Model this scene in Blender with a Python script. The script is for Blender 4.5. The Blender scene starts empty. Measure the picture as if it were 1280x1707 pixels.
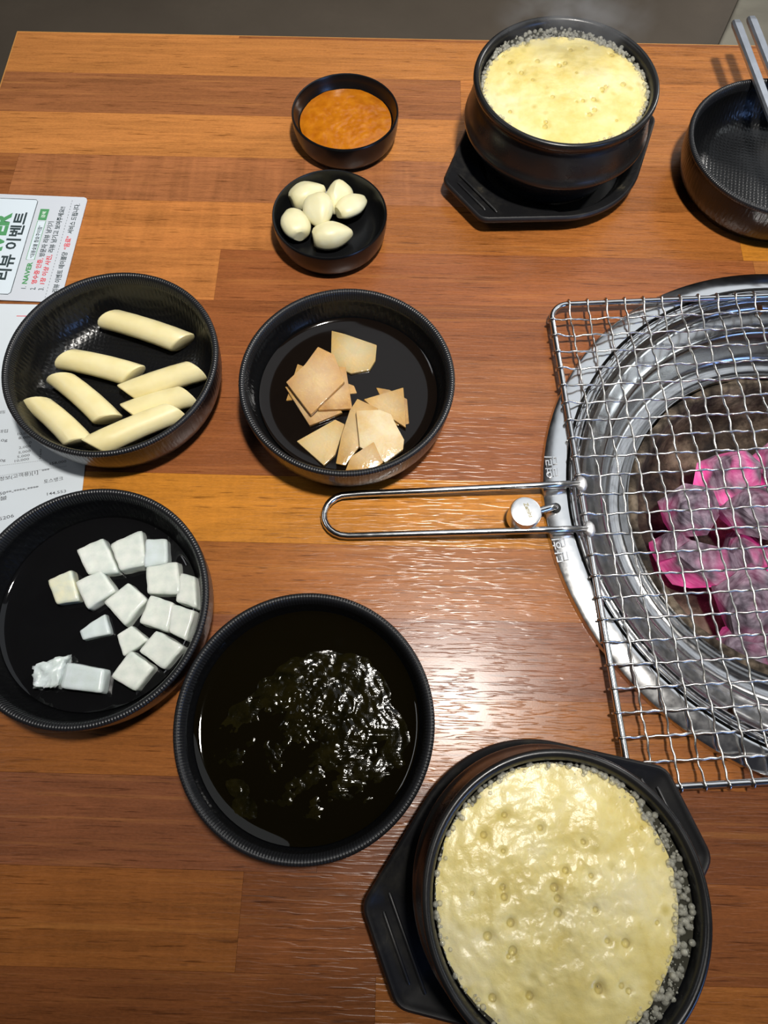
import bpy, bmesh, math, random
from mathutils import Vector, Matrix, noise
scene = bpy.context.scene
COL = scene.collection
PI = math.pi
random.seed(7)

# ------------------------------------------------------------------ camera
CZ = 0.4154
cam_d = bpy.data.cameras.new('camera'); cam_d.sensor_fit = 'VERTICAL'
cam_d.sensor_height = 24.0; cam_d.lens = 1120 / 1707 * 24.0
cam_d.clip_start = 0.01; cam_d.clip_end = 50
cam = bpy.data.objects.new('camera', cam_d); COL.objects.link(cam)
th, ro = math.radians(69.393), math.radians(0.320)
fw = Vector((0, math.cos(th), -math.sin(th))); rt = Vector((1, 0, 0)); up = rt.cross(fw)
r2 = rt * math.cos(ro) + up * math.sin(ro); u2 = -rt * math.sin(ro) + up * math.cos(ro)
M = Matrix((r2, u2, -fw)).transposed().to_4x4(); M.translation = Vector((0, 0, CZ))
cam.matrix_world = M
scene.camera = cam
# ------------------------------------------------------------------ world, lamps, exposure
scene.view_settings.view_transform = 'Standard'; scene.view_settings.look = 'None'
scene.view_settings.gamma = 1.0; scene.view_settings.use_curve_mapping = False
scene.view_settings.exposure = 0.0
cy = scene.cycles; cy.max_bounces = 6; cy.diffuse_bounces = 3; cy.glossy_bounces = 4; cy.transmission_bounces = 3; cy.transparent_max_bounces = 10; cy.caustics_reflective = False; cy.caustics_refractive = False; cy.volume_step_rate = 4.0; cy.volume_max_steps = 32; cy.volume_bounces = 0; cy.use_adaptive_sampling = True; cy.adaptive_threshold = 0.015
world = bpy.data.worlds.new('world'); scene.world = world; world.use_nodes = True
bg = world.node_tree.nodes['Background']; bg.inputs[0].default_value = (0.80, 0.83, 0.90, 1); bg.inputs[1].default_value = 0.05
def area(name, loc, target, size, power, color, shape='DISK', size_y=None, spread=None):
    d = bpy.data.lights.new(name, 'AREA'); d.shape = shape; d.size = size
    if size_y: d.size_y = size_y
    d.energy = power; d.color = color
    if spread: d.spread = spread
    o = bpy.data.objects.new(name, d); COL.objects.link(o); o.location = loc
    o.rotation_euler = (Vector(target) - Vector(loc)).to_track_quat('-Z', 'Y').to_euler()
    return o
spd = bpy.data.lights.new('pendant_spot_light', 'SPOT'); spd.energy = 63; spd.color = (1.0, 0.955, 0.89); spd.shadow_soft_size = 0.045
spd.spot_size = math.radians(78); spd.spot_blend = 1.0
spo = bpy.data.objects.new('pendant_spot_light', spd); COL.objects.link(spo); spo.location = (0.15, 0.12, 1.12)
spo.rotation_euler = (Vector((0.06, 0.50, 0)) - Vector(spo.location)).to_track_quat('-Z', 'Y').to_euler()
area('ceiling_lamp_light_back', (0.95, 1.45, 1.75), (0.95, 1.45, 0), 2.2, 14, (0.88, 0.94, 1.0), 'RECTANGLE', 2.2)
area('added_fill_light_far', (2.7, 2.6, 1.5), (0.3, 0.4, 0), 0.35, 34, (1.0, 0.97, 0.92))  # unseen light added as fill from the far right
area('added_ambient_light_left', (-1.7, 0.5, 1.7), (-1.7, 0.5, 0), 0.3, 6, (0.95, 0.97, 1.0), 'RECTANGLE', 1.2)  # added out of view for ambient light on the left
area('added_ambient_light_right', (2.4, 0.2, 1.7), (2.4, 0.2, 0), 0.3, 8, (0.88, 0.96, 1.0), 'RECTANGLE', 1.2)  # right-hand ambient light, likewise added and unseen
area('menu_screen_light', (1.75, -1.40, 0.62), (0, 0.2, 0), 0.7, 9.0, (0.25, 0.45, 1.0), 'RECTANGLE', 0.45)

# ------------------------------------------------------------------ helpers
def link(name, mesh, mat=None, parent=None, loc=None, smooth=None):
    o = bpy.data.objects.new(name, mesh); COL.objects.link(o)
    if mat is not None and not mesh.materials: mesh.materials.append(mat)
    if parent is not None: o.parent = parent
    if loc is not None: o.location = loc
    if smooth is not None:
        for p in mesh.polygons: p.use_smooth = True
        if smooth < 180: mesh.set_sharp_from_angle(angle=math.radians(smooth))
    return o
def pyd(verts, faces, name='mesh'):
    m = bpy.data.meshes.new(name); m.from_pydata([tuple(v) for v in verts], [], faces); m.validate(); m.update(); return m
def frombm(bm, name='mesh'):
    m = bpy.data.meshes.new(name); bm.to_mesh(m); bm.free(); return m
def empty(name, loc=(0, 0, 0), rz=0):
    o = bpy.data.objects.new(name, None); COL.objects.link(o); o.location = loc; o.rotation_euler = (0, 0, rz); o.empty_display_size = 0.02
    return o
def T(o, label=None, cat=None, group=None, kind=None):
    if label: o['label'] = label
    if cat: o['category'] = cat
    if group: o['group'] = group
    if kind: o['kind'] = kind
    return o
def lathe(profile, n=96, name='lathe'):
    V, F = [], []
    for r, z in profile:
        for i in range(n):
            a = 2 * PI * i / n; V.append((r * math.cos(a), r * math.sin(a), z))
    for j in range(len(profile) - 1):
        for i in range(n):
            k = (i + 1) % n
            F.append((j * n + i, j * n + k, (j + 1) * n + k, (j + 1) * n + i))
    bm = bmesh.new()
    vs = [bm.verts.new(v) for v in V]
    for f in F: bm.faces.new([vs[i] for i in f])
    bmesh.ops.remove_doubles(bm, verts=bm.verts, dist=1e-6)
    bmesh.ops.recalc_face_normals(bm, faces=bm.faces)
    return frombm(bm, name)
def smooth_profile(pts, sub=3):
    out = []
    n = len(pts)
    for i in range(n - 1):
        p0 = pts[max(i - 1, 0)]; p1 = pts[i]; p2 = pts[i + 1]; p3 = pts[min(i + 2, n - 1)]
        for s in range(sub):
            t = s / sub
            q = []
            for k in range(2):
                a, b, c, d = p0[k], p1[k], p2[k], p3[k]
                q.append(0.5 * (2 * b + (c - a) * t + (2 * a - 5 * b + 4 * c - d) * t * t + (3 * b - a - 3 * c + d) * t ** 3))
            out.append((max(q[0], 0.0), q[1]))
    out.append(pts[-1]); return out
def tube(pts, r, seg=8, closed=False, bm=None, rads=None):
    own = bm is None
    if own: bm = bmesh.new()
    pts = [Vector(p) for p in pts]; n = len(pts); rings = []; nrm = None
    for i, p in enumerate(pts):
        a = pts[i - 1] if (i > 0 or closed) else p
        b = pts[(i + 1) % n] if (i < n - 1 or closed) else p
        t = (b - a).normalized()
        if nrm is None:
            nrm = t.cross(Vector((0, 0, 1)))
            if nrm.length < 1e-3: nrm = t.cross(Vector((1, 0, 0)))
        nrm = (nrm - t * nrm.dot(t)).normalized(); bn = t.cross(nrm)
        rr = rads[i] if rads else r
        rings.append([bm.verts.new(p + nrm * (rr * math.cos(2 * PI * k / seg)) + bn * (rr * math.sin(2 * PI * k / seg))) for k in range(seg)])
    for i in range(n if closed else n - 1):
        A, B = rings[i], rings[(i + 1) % n]
        for k in range(seg): bm.faces.new((A[k], A[(k + 1) % seg], B[(k + 1) % seg], B[k]))
    if not closed:
        bm.faces.new(rings[0][::-1]); bm.faces.new(rings[-1])
    if own:
        bmesh.ops.recalc_face_normals(bm, faces=bm.faces); return frombm(bm, 'tube')
def box(x0, x1, y0, y1, z0, z1, bev=0.0, seg=2):
    bm = bmesh.new(); bmesh.ops.create_cube(bm, size=1)
    for v in bm.verts: v.co = Vector(((x0 + x1) / 2 + v.co.x * (x1 - x0), (y0 + y1) / 2 + v.co.y * (y1 - y0), (z0 + z1) / 2 + v.co.z * (z1 - z0)))
    if bev: bmesh.ops.bevel(bm, geom=bm.edges[:], offset=bev, segments=seg, affect='EDGES', profile=0.6)
    return frombm(bm, 'box')
def prism(poly, z0, z1, bev=0.0, seg=2, top_only=False):
    bm = bmesh.new()
    a = [bm.verts.new((x, y, z0)) for x, y in poly]; b = [bm.verts.new((x, y, z1)) for x, y in poly]; n = len(poly)
    bm.faces.new(a[::-1]); bm.faces.new(b)
    for i in range(n): bm.faces.new((a[i], a[(i + 1) % n], b[(i + 1) % n], b[i]))
    bmesh.ops.recalc_face_normals(bm, faces=bm.faces)
    if bev:
        ed = [e for e in bm.edges if (not top_only) or all(v.co.z > z1 - 1e-7 for v in e.verts)]
        bmesh.ops.bevel(bm, geom=ed, offset=bev, segments=seg, affect='EDGES', profile=0.6, clamp_overlap=True)
    return frombm(bm, 'prism')

# ------------------------------------------------------------------ materials
class NT:
    def __init__(s, name):
        s.m = bpy.data.materials.new(name); s.m.use_nodes = True; s.t = s.m.node_tree; s.p = s.t.nodes['Principled BSDF']; s.out = s.t.nodes['Material Output']
    def n(s, typ, **kw):
        nd = s.t.nodes.new(typ)
        for k, v in kw.items():
            if k.startswith('i_'):
                key = k[2:]; key = int(key) if key.isdigit() else key.replace('_', ' ')
                s.set(nd.inputs[key], v)
            else: setattr(nd, k, v)
        return nd
    def set(s, sock, v):
        if isinstance(v, bpy.types.NodeSocket): s.t.links.new(v, sock)
        else: sock.default_value = v
    def P(s, **kw):
        for k, v in kw.items(): s.set(s.p.inputs[k.replace('_', ' ')], v)
        return s
    def math(s, op, a, b=0.0, c=0.0, clamp=False):
        nd = s.n('ShaderNodeMath', operation=op, use_clamp=clamp); s.set(nd.inputs[0], a); s.set(nd.inputs[1], b); s.set(nd.inputs[2], c); return nd.outputs[0]
    def mix(s, f, a, b, mode='MIX'):
        nd = s.n('ShaderNodeMix', data_type='RGBA', blend_type=mode); s.set(nd.inputs[0], f); s.set(nd.inputs[6], a); s.set(nd.inputs[7], b); return nd.outputs[2]
    def ramp(s, f, stops):
        nd = s.n('ShaderNodeValToRGB'); e = nd.color_ramp.elements
        while len(e) < len(stops): e.new(0.5)
        for el, (p, c) in zip(e, stops): el.position = p; el.color = (*c, 1) if len(c) == 3 else c
        s.set(nd.inputs[0], f); return nd.outputs[0]
    def coord(s, which='Object', scale=(1, 1, 1), rot=(0, 0, 0), offs=None):
        tc = s.n('ShaderNodeTexCoord'); v = tc.outputs[which]
        if offs is not None:
            ad = s.n('ShaderNodeVectorMath', operation='ADD'); s.set(ad.inputs[0], v); s.set(ad.inputs[1], offs); v = ad.outputs[0]
        mp = s.n('ShaderNodeMapping'); s.set(mp.inputs['Vector'], v); mp.inputs['Scale'].default_value = scale; mp.inputs['Rotation'].default_value = rot
        return mp.outputs[0]
    def noise(s, vec, scale=5, detail=3, rough=0.5, dist=0.0):
        nd = s.n('ShaderNodeTexNoise'); s.set(nd.inputs['Vector'], vec); nd.inputs['Scale'].default_value = scale; nd.inputs['Detail'].default_value = detail
        nd.inputs['Roughness'].default_value = rough; nd.inputs['Distortion'].default_value = dist; return nd.outputs['Fac']
    def voro(s, vec, scale=5, feature='F1', rnd=1.0):
        nd = s.n('ShaderNodeTexVoronoi', feature=feature); s.set(nd.inputs['Vector'], vec); nd.inputs['Scale'].default_value = scale; nd.inputs['Randomness'].default_value = rnd; return nd.outputs['Distance']
    def bump(s, h, strength=0.3, dist=0.001, normal=None):
        nd = s.n('ShaderNodeBump'); s.set(nd.inputs['Height'], h); nd.inputs['Strength'].default_value = strength; nd.inputs['Distance'].default_value = dist
        if normal is not None: s.set(nd.inputs['Normal'], normal)
        return nd.outputs[0]
def simple(name, col, rough=0.5, metal=0.0, **kw):
    t = NT(name); t.P(Base_Color=(*col, 1), Roughness=rough, Metallic=metal, **kw); return t.m

def mat_wood():
    t = NT('wood_laminate')
    oi = t.n('ShaderNodeObjectInfo'); rnd = oi.outputs['Random']
    cb = t.n('ShaderNodeCombineXYZ'); t.set(cb.inputs[0], t.math('MULTIPLY', rnd, 37.0)); t.set(cb.inputs[1], t.math('MULTIPLY', rnd, 11.3)); t.set(cb.inputs[2], t.math('MULTIPLY', rnd, 5.1))
    off = cb.outputs[0]
    # broad flowing figure
    v1 = t.coord('Object', (2.2, 26, 1), offs=off); n1 = t.noise(v1, 1.0, 4, 0.55, 1.2)
    v2 = t.coord('Object', (7, 230, 1), offs=off); n2 = t.noise(v2, 1.0, 3, 0.6, 0.3)
    v3 = t.coord('Object', (45, 900, 1), offs=off); n3 = t.noise(v3, 1.0, 2, 0.6, 0.35); nfz = t.noise(t.coord('Object', (420, 1300, 1), offs=off), 1.0, 2, 0.6)
    # cathedral contour lines
    ring = t.math('SINE', t.math('MULTIPLY', n1, 60.0)); ring = t.math('MULTIPLY_ADD', ring, 0.5, 0.5)
    # cross figure bars
    v4 = t.coord('Object', (95, 9, 1), offs=off); n4 = t.noise(v4, 1.0, 2, 0.5, 0.8)
    fig = t.math('MULTIPLY', t.math('SUBTRACT', n4, 0.5), oi.outputs['Alpha'])
    val = t.math('ADD', t.math('MULTIPLY', t.math('SUBTRACT', n1, 0.5), 0.80), t.math('MULTIPLY', t.math('SUBTRACT', n2, 0.5), 0.50))
    val = t.math('ADD', val, t.math('MULTIPLY', t.math('SUBTRACT', ring, 0.5), 0.11))
    val = t.math('ADD', val, fig)
    val = t.math('ADD', val, t.math('MULTIPLY', t.math('SUBTRACT', nfz, 0.5), 0.55)); val = t.math('ADD', val, 1.02)
    pores = t.ramp(n3, [(0.27, (0.46, 0.42, 0.38)), (0.42, (1, 1, 1))])
    colm = t.n('ShaderNodeVectorMath', operation='SCALE'); t.set(colm.inputs[0], oi.outputs['Color']); t.set(colm.inputs['Scale'], val)
    dark = t.mix(1.0, colm.outputs[0], pores, 'MULTIPLY')
    gold = t.mix(t.math('MULTIPLY', t.ramp(n2, [(0.55, (0, 0, 0)), (0.8, (1, 1, 1))]), 0.22), dark, (0.62, 0.29, 0.07, 1))
    # raised short dashes of the pressed grain
    v5 = t.coord('Object', (58, 640, 1), offs=off); n5 = t.noise(v5, 1.0, 1, 0.4, 0.15)
    dash = t.ramp(n5, [(0.50, (0, 0, 0)), (0.62, (1, 1, 1))])
    v6 = t.coord('Object', (900, 900, 900)); n6 = t.noise(v6, 1.0, 2, 0.5)
    b = t.bump(dash, 0.26, 0.0004); b = t.bump(n6, 0.05, 0.0003, b)
    t.P(Base_Color=gold, Roughness=0.27, Normal=b, Specular_IOR_Level=0.42)
    return t.m
def mat_black(name, weave=True, rough=0.33):
    t = NT(name)
    v = t.coord('Object', (1, 1, 1)); nz = t.noise(v, 120, 2, 0.5)
    w1 = t.n('ShaderNodeTexWave', wave_type='BANDS', bands_direction='X', i_Scale=105.0, i_Distortion=1.4, i_Detail=1.0, i_Detail_Scale=3.0); t.set(w1.inputs['Vector'], t.coord('Object', (1, 1, 1), (0, 0, 0.35)))
    w2 = t.n('ShaderNodeTexWave', wave_type='BANDS', bands_direction='Y', i_Scale=105.0, i_Distortion=1.4, i_Detail=1.0, i_Detail_Scale=3.0); t.set(w2.inputs['Vector'], t.coord('Object', (1, 1, 1), (0, 0, 0.35)))
    h = t.math('MAXIMUM', w1.outputs['Fac'], w2.outputs['Fac'])
    n = t.bump(h, 0.24 if weave else 0.0, 0.0005); n = t.bump(nz, 0.06, 0.0006, n)
    t.P(Base_Color=(0.0045, 0.0047, 0.0052, 1), Roughness=rough - 0.05, Normal=n, Specular_IOR_Level=0.40)
    return t.m
def mat_rim():
    t = NT('stitched_black_rim')
    g = t.n('ShaderNodeTexGradient', gradient_type='RADIAL'); t.set(g.inputs[0], t.coord('Object'))
    s = t.math('SINE', t.math('MULTIPLY', g.outputs['Fac'], 2 * PI * 260))
    t.P(Base_Color=(0.010, 0.0105, 0.012, 1), Roughness=0.36, Normal=t.bump(s, 0.35, 0.0004)); return t.m
def mat_steel(name, base=0.62, rough=0.2, scale=(60, 60, 60), scr=0.15, tint=(1, 1, 1)):
    t = NT(name); n = t.noise(t.coord('Object', scale), 8, 3, 0.6)
    r = t.math('MULTIPLY_ADD', n, 0.16, rough - 0.07)
    t.P(Base_Color=(base * tint[0], base * tint[1], base * tint[2], 1), Metallic=1.0, Roughness=r, Normal=t.bump(n, scr, 0.0004)); return t.m
WOOD = mat_wood()
BLACK = mat_black('black_melamine_weave'); BLACKP = mat_black('black_melamine_plain', False, 0.32); RIM = mat_rim()
STEEL = mat_steel('polished_steel', 0.70, 0.17, (20, 20, 20), 0.015)
STEELD = mat_steel('brushed_steel', 0.55, 0.16, (30, 30, 30), 0.015, (1, 1, 1.0))
STEELN = mat_steel('net_wire_steel', 0.60, 0.20, (200, 200, 200), 0.25, (1, 0.97, 0.92))
def mat_stone():
    t = NT('black_earthenware_glaze'); v = t.coord('Object'); n = t.noise(v, 60, 4, 0.6); n2 = t.noise(v, 9, 3, 0.5)
    c = t.ramp(n2, [(0.45, (0.008, 0.008, 0.0085)), (0.75, (0.02, 0.018, 0.016))])
    t.P(Base_Color=c, Roughness=t.math('MULTIPLY_ADD', n, 0.25, 0.17), Normal=t.bump(n, 0.12, 0.0008)); return t.m
STONE = mat_stone()
def mat_trivet():
    t = NT('black_trivet_plastic'); v = t.coord('Object'); n = t.noise(v, 45, 5, 0.7)
    c = t.ramp(n, [(0.5, (0.010, 0.010, 0.011)), (0.66, (0.022, 0.021, 0.019)), (0.76, (0.075, 0.065, 0.045))])
    t.P(Base_Color=c, Roughness=0.42, Normal=t.bump(n, 0.1, 0.0008)); return t.m
TRIV = mat_trivet()

# ------------------------------------------------------------------ room shell
def st(name, mesh, mat, loc=None):
    o = link(name, mesh, mat, None, loc); T(o, kind='structure'); return o
tf = NT('dark_floor'); nf = tf.noise(tf.coord('Object'), 3, 5, 0.6); nf2 = tf.noise(tf.coord('Object'), 60, 3, 0.6)
tf.P(Base_Color=tf.mix(nf2, tf.ramp(nf, [(0.3, (0.125, 0.096, 0.068)), (0.7, (0.20, 0.158, 0.115))]), (0.155, 0.122, 0.088, 1)), Roughness=0.6)
FZ = -0.74
st('floor', box(-3.2, 3.2, -3.0, 3.4, FZ - 0.05, FZ), tf.m)
wallm = simple('warm_grey_plaster', (0.32, 0.30, 0.28), 0.8)
st('ceiling', box(-3.2, 3.2, -3.0, 3.4, 1.80, 1.85), simple('ceiling_paint', (0.10, 0.10, 0.105), 0.9))
st('wall_back', box(-3.2, 3.2, 3.4, 3.5, FZ, 1.80), wallm)
st('wall_front', box(-3.2, 3.2, -3.1, -3.0, FZ, 1.80), wallm)
st('wall_left', box(-3.3, -3.2, -3.0, 3.4, FZ, 1.80), wallm)
st('wall_right', box(3.2, 3.3, -3.0, 3.4, FZ, 1.80), wallm)

# ------------------------------------------------------------------ table
TX, TY, TA = -0.3325, 0.617, math.radians(-1.15)
GX, GY = 0.2896, 0.1650         # grill centre (world)
GH = 0.176                      # hole radius
ca, sa = math.cos(TA), math.sin(TA)
glx = (GX - TX) * ca + (GY - TY) * sa; gly = -(GX - TX) * sa + (GY - TY) * ca
table = empty('dining_table', (TX, TY, 0), TA)
T(table, 'long wooden table of brown and golden staves with a round grill hole', 'table')
TL, TD = 1.25, 0.905
def cut_piece(x0, x1, y0, y1, z0, z1, bev=0.0):
    """rectangle minus the grill hole -> list of polygons (left and right of the hole)"""
    dy = max(0.0, y0 - gly, gly - y1)
    if dy >= GH or x1 <= glx - math.sqrt(GH ** 2 - dy ** 2) or x0 >= glx + math.sqrt(GH ** 2 - dy ** 2):
        return [[(x0, y0), (x1, y0), (x1, y1), (x0, y1)]]
    def h(y): return math.sqrt(max(0.0, GH ** 2 - (y - gly) ** 2))
    n = 14; ys = [y0 + (y1 - y0) * i / n for i in range(n + 1)]; out = []
    for s in (-1, 1):
        edge = [(glx + s * h(y), y) for y in ys]
        edge = [(min(max(x, x0), x1), y) for x, y in edge]
        far = x0 if s < 0 else x1
        if max(abs(x - far) for x, _ in edge) < 1e-4: continue
        poly = [(far, y0)] + edge + [(far, y1)] if s < 0 else [(far, y1)] + edge[::-1] + [(far, y0)]
        clean = []
        for p in poly:
            if not clean or (abs(p[0] - clean[-1][0]) + abs(p[1] - clean[-1][1])) > 1e-5: clean.append(p)
        out.append(clean)
    return out
TAN = (0.56, 0.225, 0.062); TAN2 = (0.46, 0.175, 0.048); BRN = (0.300, 0.118, 0.050); BRN2 = (0.250, 0.090, 0.034)
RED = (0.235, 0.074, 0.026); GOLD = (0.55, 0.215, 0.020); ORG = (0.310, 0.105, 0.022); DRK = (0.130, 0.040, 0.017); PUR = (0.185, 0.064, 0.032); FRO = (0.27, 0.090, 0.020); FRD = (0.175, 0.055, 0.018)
rows = [  # each row: list of (x end, colour, figure strength)
 [(0.20, TAN, 0), (0.70, BRN2, 0), (TL, TAN, 0)],
 [(0.46, TAN, 0), (0.86, TAN2, 0), (TL, BRN2, 0)],
 [(0.398, BRN, 0), (0.95, TAN2, 0), (TL, TAN, 0)],
 [(0.52, TAN, 0), (1.00, TAN2, 0), (TL, RED, 0)],
 [(0.033, BRN2, 0), (0.45, BRN, 0.75), (0.90, ORG, 0.1), (TL, TAN, 0)],
 [(0.30, TAN2, 0.5), (0.613, ORG, 0.1), (TL, GOLD, 0.2)],
 [(0.210, TAN2, 0.3), (0.62, RED, 0), (TL, TAN2, 0)],
 [(0.12, BRN2, 0), (0.66, RED, 0), (TL, ORG, 0)],
 [(0.26, RED, 0.3), (0.70, BRN2, 0), (TL, TAN, 0)],
 [(0.48, RED, 0), (0.80, BRN, 0), (TL, RED, 0)],
 [(0.57, GOLD, 0.35), (TL, RED, 0)],
 [(0.17, ORG, 0), (0.60, ORG, 0.1), (TL, BRN, 0)],
 [(0.62, PUR, 0), (TL, TAN2, 0)],
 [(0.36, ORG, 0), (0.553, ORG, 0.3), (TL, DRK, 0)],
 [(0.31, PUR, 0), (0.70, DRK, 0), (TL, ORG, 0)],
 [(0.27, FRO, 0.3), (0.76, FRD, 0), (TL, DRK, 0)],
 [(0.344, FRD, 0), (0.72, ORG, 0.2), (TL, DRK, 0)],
 [(0.5, RED, 0), (TL, TAN2, 0)], [(0.3, ORG, 0), (TL, BRN, 0)], [(0.6, TAN2, 0), (TL, RED, 0)],
]
bounds = [0.0, -0.003] + [-0.0507 - 0.0474 * k for k in range(0, 18)] + [-TD]
JG = 0.00006
TH0 = 0.006
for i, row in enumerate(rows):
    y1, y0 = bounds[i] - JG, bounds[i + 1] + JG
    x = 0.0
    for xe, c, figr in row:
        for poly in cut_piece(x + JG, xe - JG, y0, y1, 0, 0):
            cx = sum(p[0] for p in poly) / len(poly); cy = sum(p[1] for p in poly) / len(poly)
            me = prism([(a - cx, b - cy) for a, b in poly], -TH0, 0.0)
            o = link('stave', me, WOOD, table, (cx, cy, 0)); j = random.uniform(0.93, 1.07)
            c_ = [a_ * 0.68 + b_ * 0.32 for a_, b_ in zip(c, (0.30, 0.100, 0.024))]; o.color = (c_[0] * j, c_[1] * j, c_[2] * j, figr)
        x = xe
core = simple('table_core_board', (0.10, 0.055, 0.03), 0.7)
bmc = bmesh.new()
for poly in cut_piece(0.0005, TL - 0.0005, -TD + 0.0005, -0.0005, 0, 0):
    m_ = prism(poly, -0.030, -TH0 - 0.00001); bmc.from_mesh(m_); bpy.data.meshes.remove(m_)
link('core_board', frombm(bmc), core, table)
edge = simple('edge_band_oak', (0.50, 0.23, 0.06), 0.45)
for nm, b in (('edge_band', (-0.0012, -0.0001, -TD, 0.0, -0.030, -0.0003)), ('edge_band', (TL + 0.0001, TL + 0.0012, -TD, 0, -0.030, -0.0003)),
              ('edge_band', (-0.0012, TL + 0.0012, 0.0001, 0.0012, -0.030, -0.0003)), ('edge_band', (-0.0012, TL + 0.0012, -TD - 0.0012, -TD - 0.0001, -0.030, -0.0003))):
    link(nm, box(*b), edge, table)
legm = simple('black_powder_coat', (0.02, 0.02, 0.02), 0.5)
for lx in (0.06, TL - 0.06):
    for ly in (-0.06, -TD + 0.06):
        link('leg', box(lx - 0.02, lx + 0.02, ly - 0.02, ly + 0.02, FZ, -0.0301, 0.003), legm, table)

# ------------------------------------------------------------------ chair beyond the table
tc = NT('beige_upholstery'); ncf = tc.noise(tc.coord('Object'), 11, 3, 0.5, 0.6); nft = tc.noise(tc.coord('Object'), 700, 2, 0.6)
tc.P(Base_Color=tc.ramp(ncf, [(0.35, (0.33, 0.30, 0.235)), (0.7, (0.43, 0.395, 0.31))]), Roughness=0.85, Normal=tc.bump(ncf, 0.5, 0.012, tc.bump(nft, 0.2, 0.0005)))
ch = empty('chair', (0.712, 0.975, FZ), math.radians(64.6 - 90))
T(ch, 'beige fabric chair drawn up to the far side of the table', 'chair')
def rrect(hx, hy, r, n=8):
    out = []
    for cx, cy, a0 in ((hx - r, hy - r, 0), (-hx + r, hy - r, 90), (-hx + r, -hy + r, 180), (hx - r, -hy + r, 270)):
        for k in range(n + 1):
            a = math.radians(a0 + 90 * k / n); out.append((cx + r * math.cos(a), cy + r * math.sin(a)))
    return out
link('seat', prism(rrect(0.21, 0.22, 0.09), 0.40, 0.46, 0.022, 4), tc.m, ch, smooth=60)
bk = link('backrest', prism(rrect(0.20, 0.19, 0.06), -0.03, 0.03, 0.02, 4), tc.m, ch, (0, 0.235, 0.67), smooth=60); bk.rotation_euler = (math.radians(82), 0, 0)
for sx in (-1, 1):
    for sy in (-1, 1):
        link('leg', tube([(sx * 0.15, sy * 0.15, 0.399), (sx * 0.18, sy * 0.18, 0.0)], 0.013, 10), legm, ch, smooth=60)

# ------------------------------------------------------------------ bowls
BOWL_IN = [(0.0645, 0.0335), (0.0635, 0.0285), (0.0618, 0.0235), (0.0588, 0.0165), (0.0535, 0.0105), (0.045, 0.0072), (0.030, 0.0062), (0.0, 0.0060)]
BOWL_OUT = [(0.0, 0.0020), (0.050, 0.0020), (0.0525, 0.0), (0.0555, 0.0), (0.0595, 0.0028), (0.0650, 0.0105), (0.0682, 0.0200), (0.0694, 0.0300), (0.0695, 0.0365)]
body_me = lathe(BOWL_OUT + [(0.0660, 0.0372)] + smooth_profile(BOWL_IN, 3), 112, 'bowl_body')
rim_me = lathe([(0.0694, 0.0362), (0.0700, 0.0372), (0.0700, 0.0388), (0.0693, 0.0398), (0.0680, 0.0401), (0.0667, 0.0396), (0.0658, 0.0382), (0.0652, 0.0362), (0.0645, 0.0330)], 112, 'bowl_rim')
for me, mt in ((body_me, BLACK), (rim_me, RIM)):
    me.materials.append(mt)
def bowl_floor(r):
    pts = sorted(BOWL_IN)
    for (a, za), (b, zb) in zip(pts, pts[1:]):
        if a <= r <= b: return za + (zb - za) * (r - a) / (b - a)
    return pts[-1][1]
def bowl(name, x, y, rz, label, z=0.0):
    e = empty(name, (x, y, z), rz); T(e, label, 'bowl', 'black woven-texture bowls')
    link('bowl_body', body_me, None, e, smooth=45); link('rim', rim_me, None, e, smooth=60); return e
BT = (-0.1790, 0.2467); BP = (-0.0245, 0.2347); BR = (-0.1695, 0.0855); BS = (-0.0421, 0.0218); BE = (0.2994, 0.4398)
bowl('side_dish_bowl', *BT, 0.2, 'black woven-texture bowl of plain white rice cakes', 0.0006)
bowl('side_dish_bowl', *BP, 1.0, 'black woven-texture bowl of soy-pickled radish slices')
bowl('side_dish_bowl', *BR, 2.2, 'black woven-texture bowl of white radish cubes in brine', 0.0006)
bowl('soup_bowl', *BS, 0.6, 'black woven-texture bowl filled with dark seaweed soup')
bowl('side_dish_bowl', *BE, 1.7, 'empty black bowl with steel chopsticks laid across it')
SM_OUT = [(0.0, 0.0015), (0.030, 0.0015), (0.0315, 0.0), (0.0345, 0.0), (0.0385, 0.0025), (0.0415, 0.0085), (0.0426, 0.016), (0.0430, 0.0235)]
SM_RIM = [(0.0429, 0.0245), (0.0423, 0.0252), (0.0413, 0.0250), (0.0408, 0.0240)]
SM_IN = [(0.0400, 0.0205), (0.0385, 0.0165), (0.0360, 0.0125), (0.0320, 0.0103), (0.022, 0.0096), (0.0, 0.0095)]
sm_me = lathe(SM_OUT + SM_RIM + smooth_profile(SM_IN, 3), 96, 'small_bowl'); sm_me.materials.append(BLACKP)
SG = (-0.0419, 0.3850); SS = (-0.0330, 0.4898)
T(link('dipping_bowl', sm_me, None, None, (*SG, 0), 50), 'small plain black bowl holding raw garlic cloves', 'bowl', 'small black bowls')
T(link('dipping_bowl', sm_me, None, None, (*SS, 0), 50), 'small plain black bowl holding orange chili sauce', 'bowl', 'small black bowls')

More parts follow.
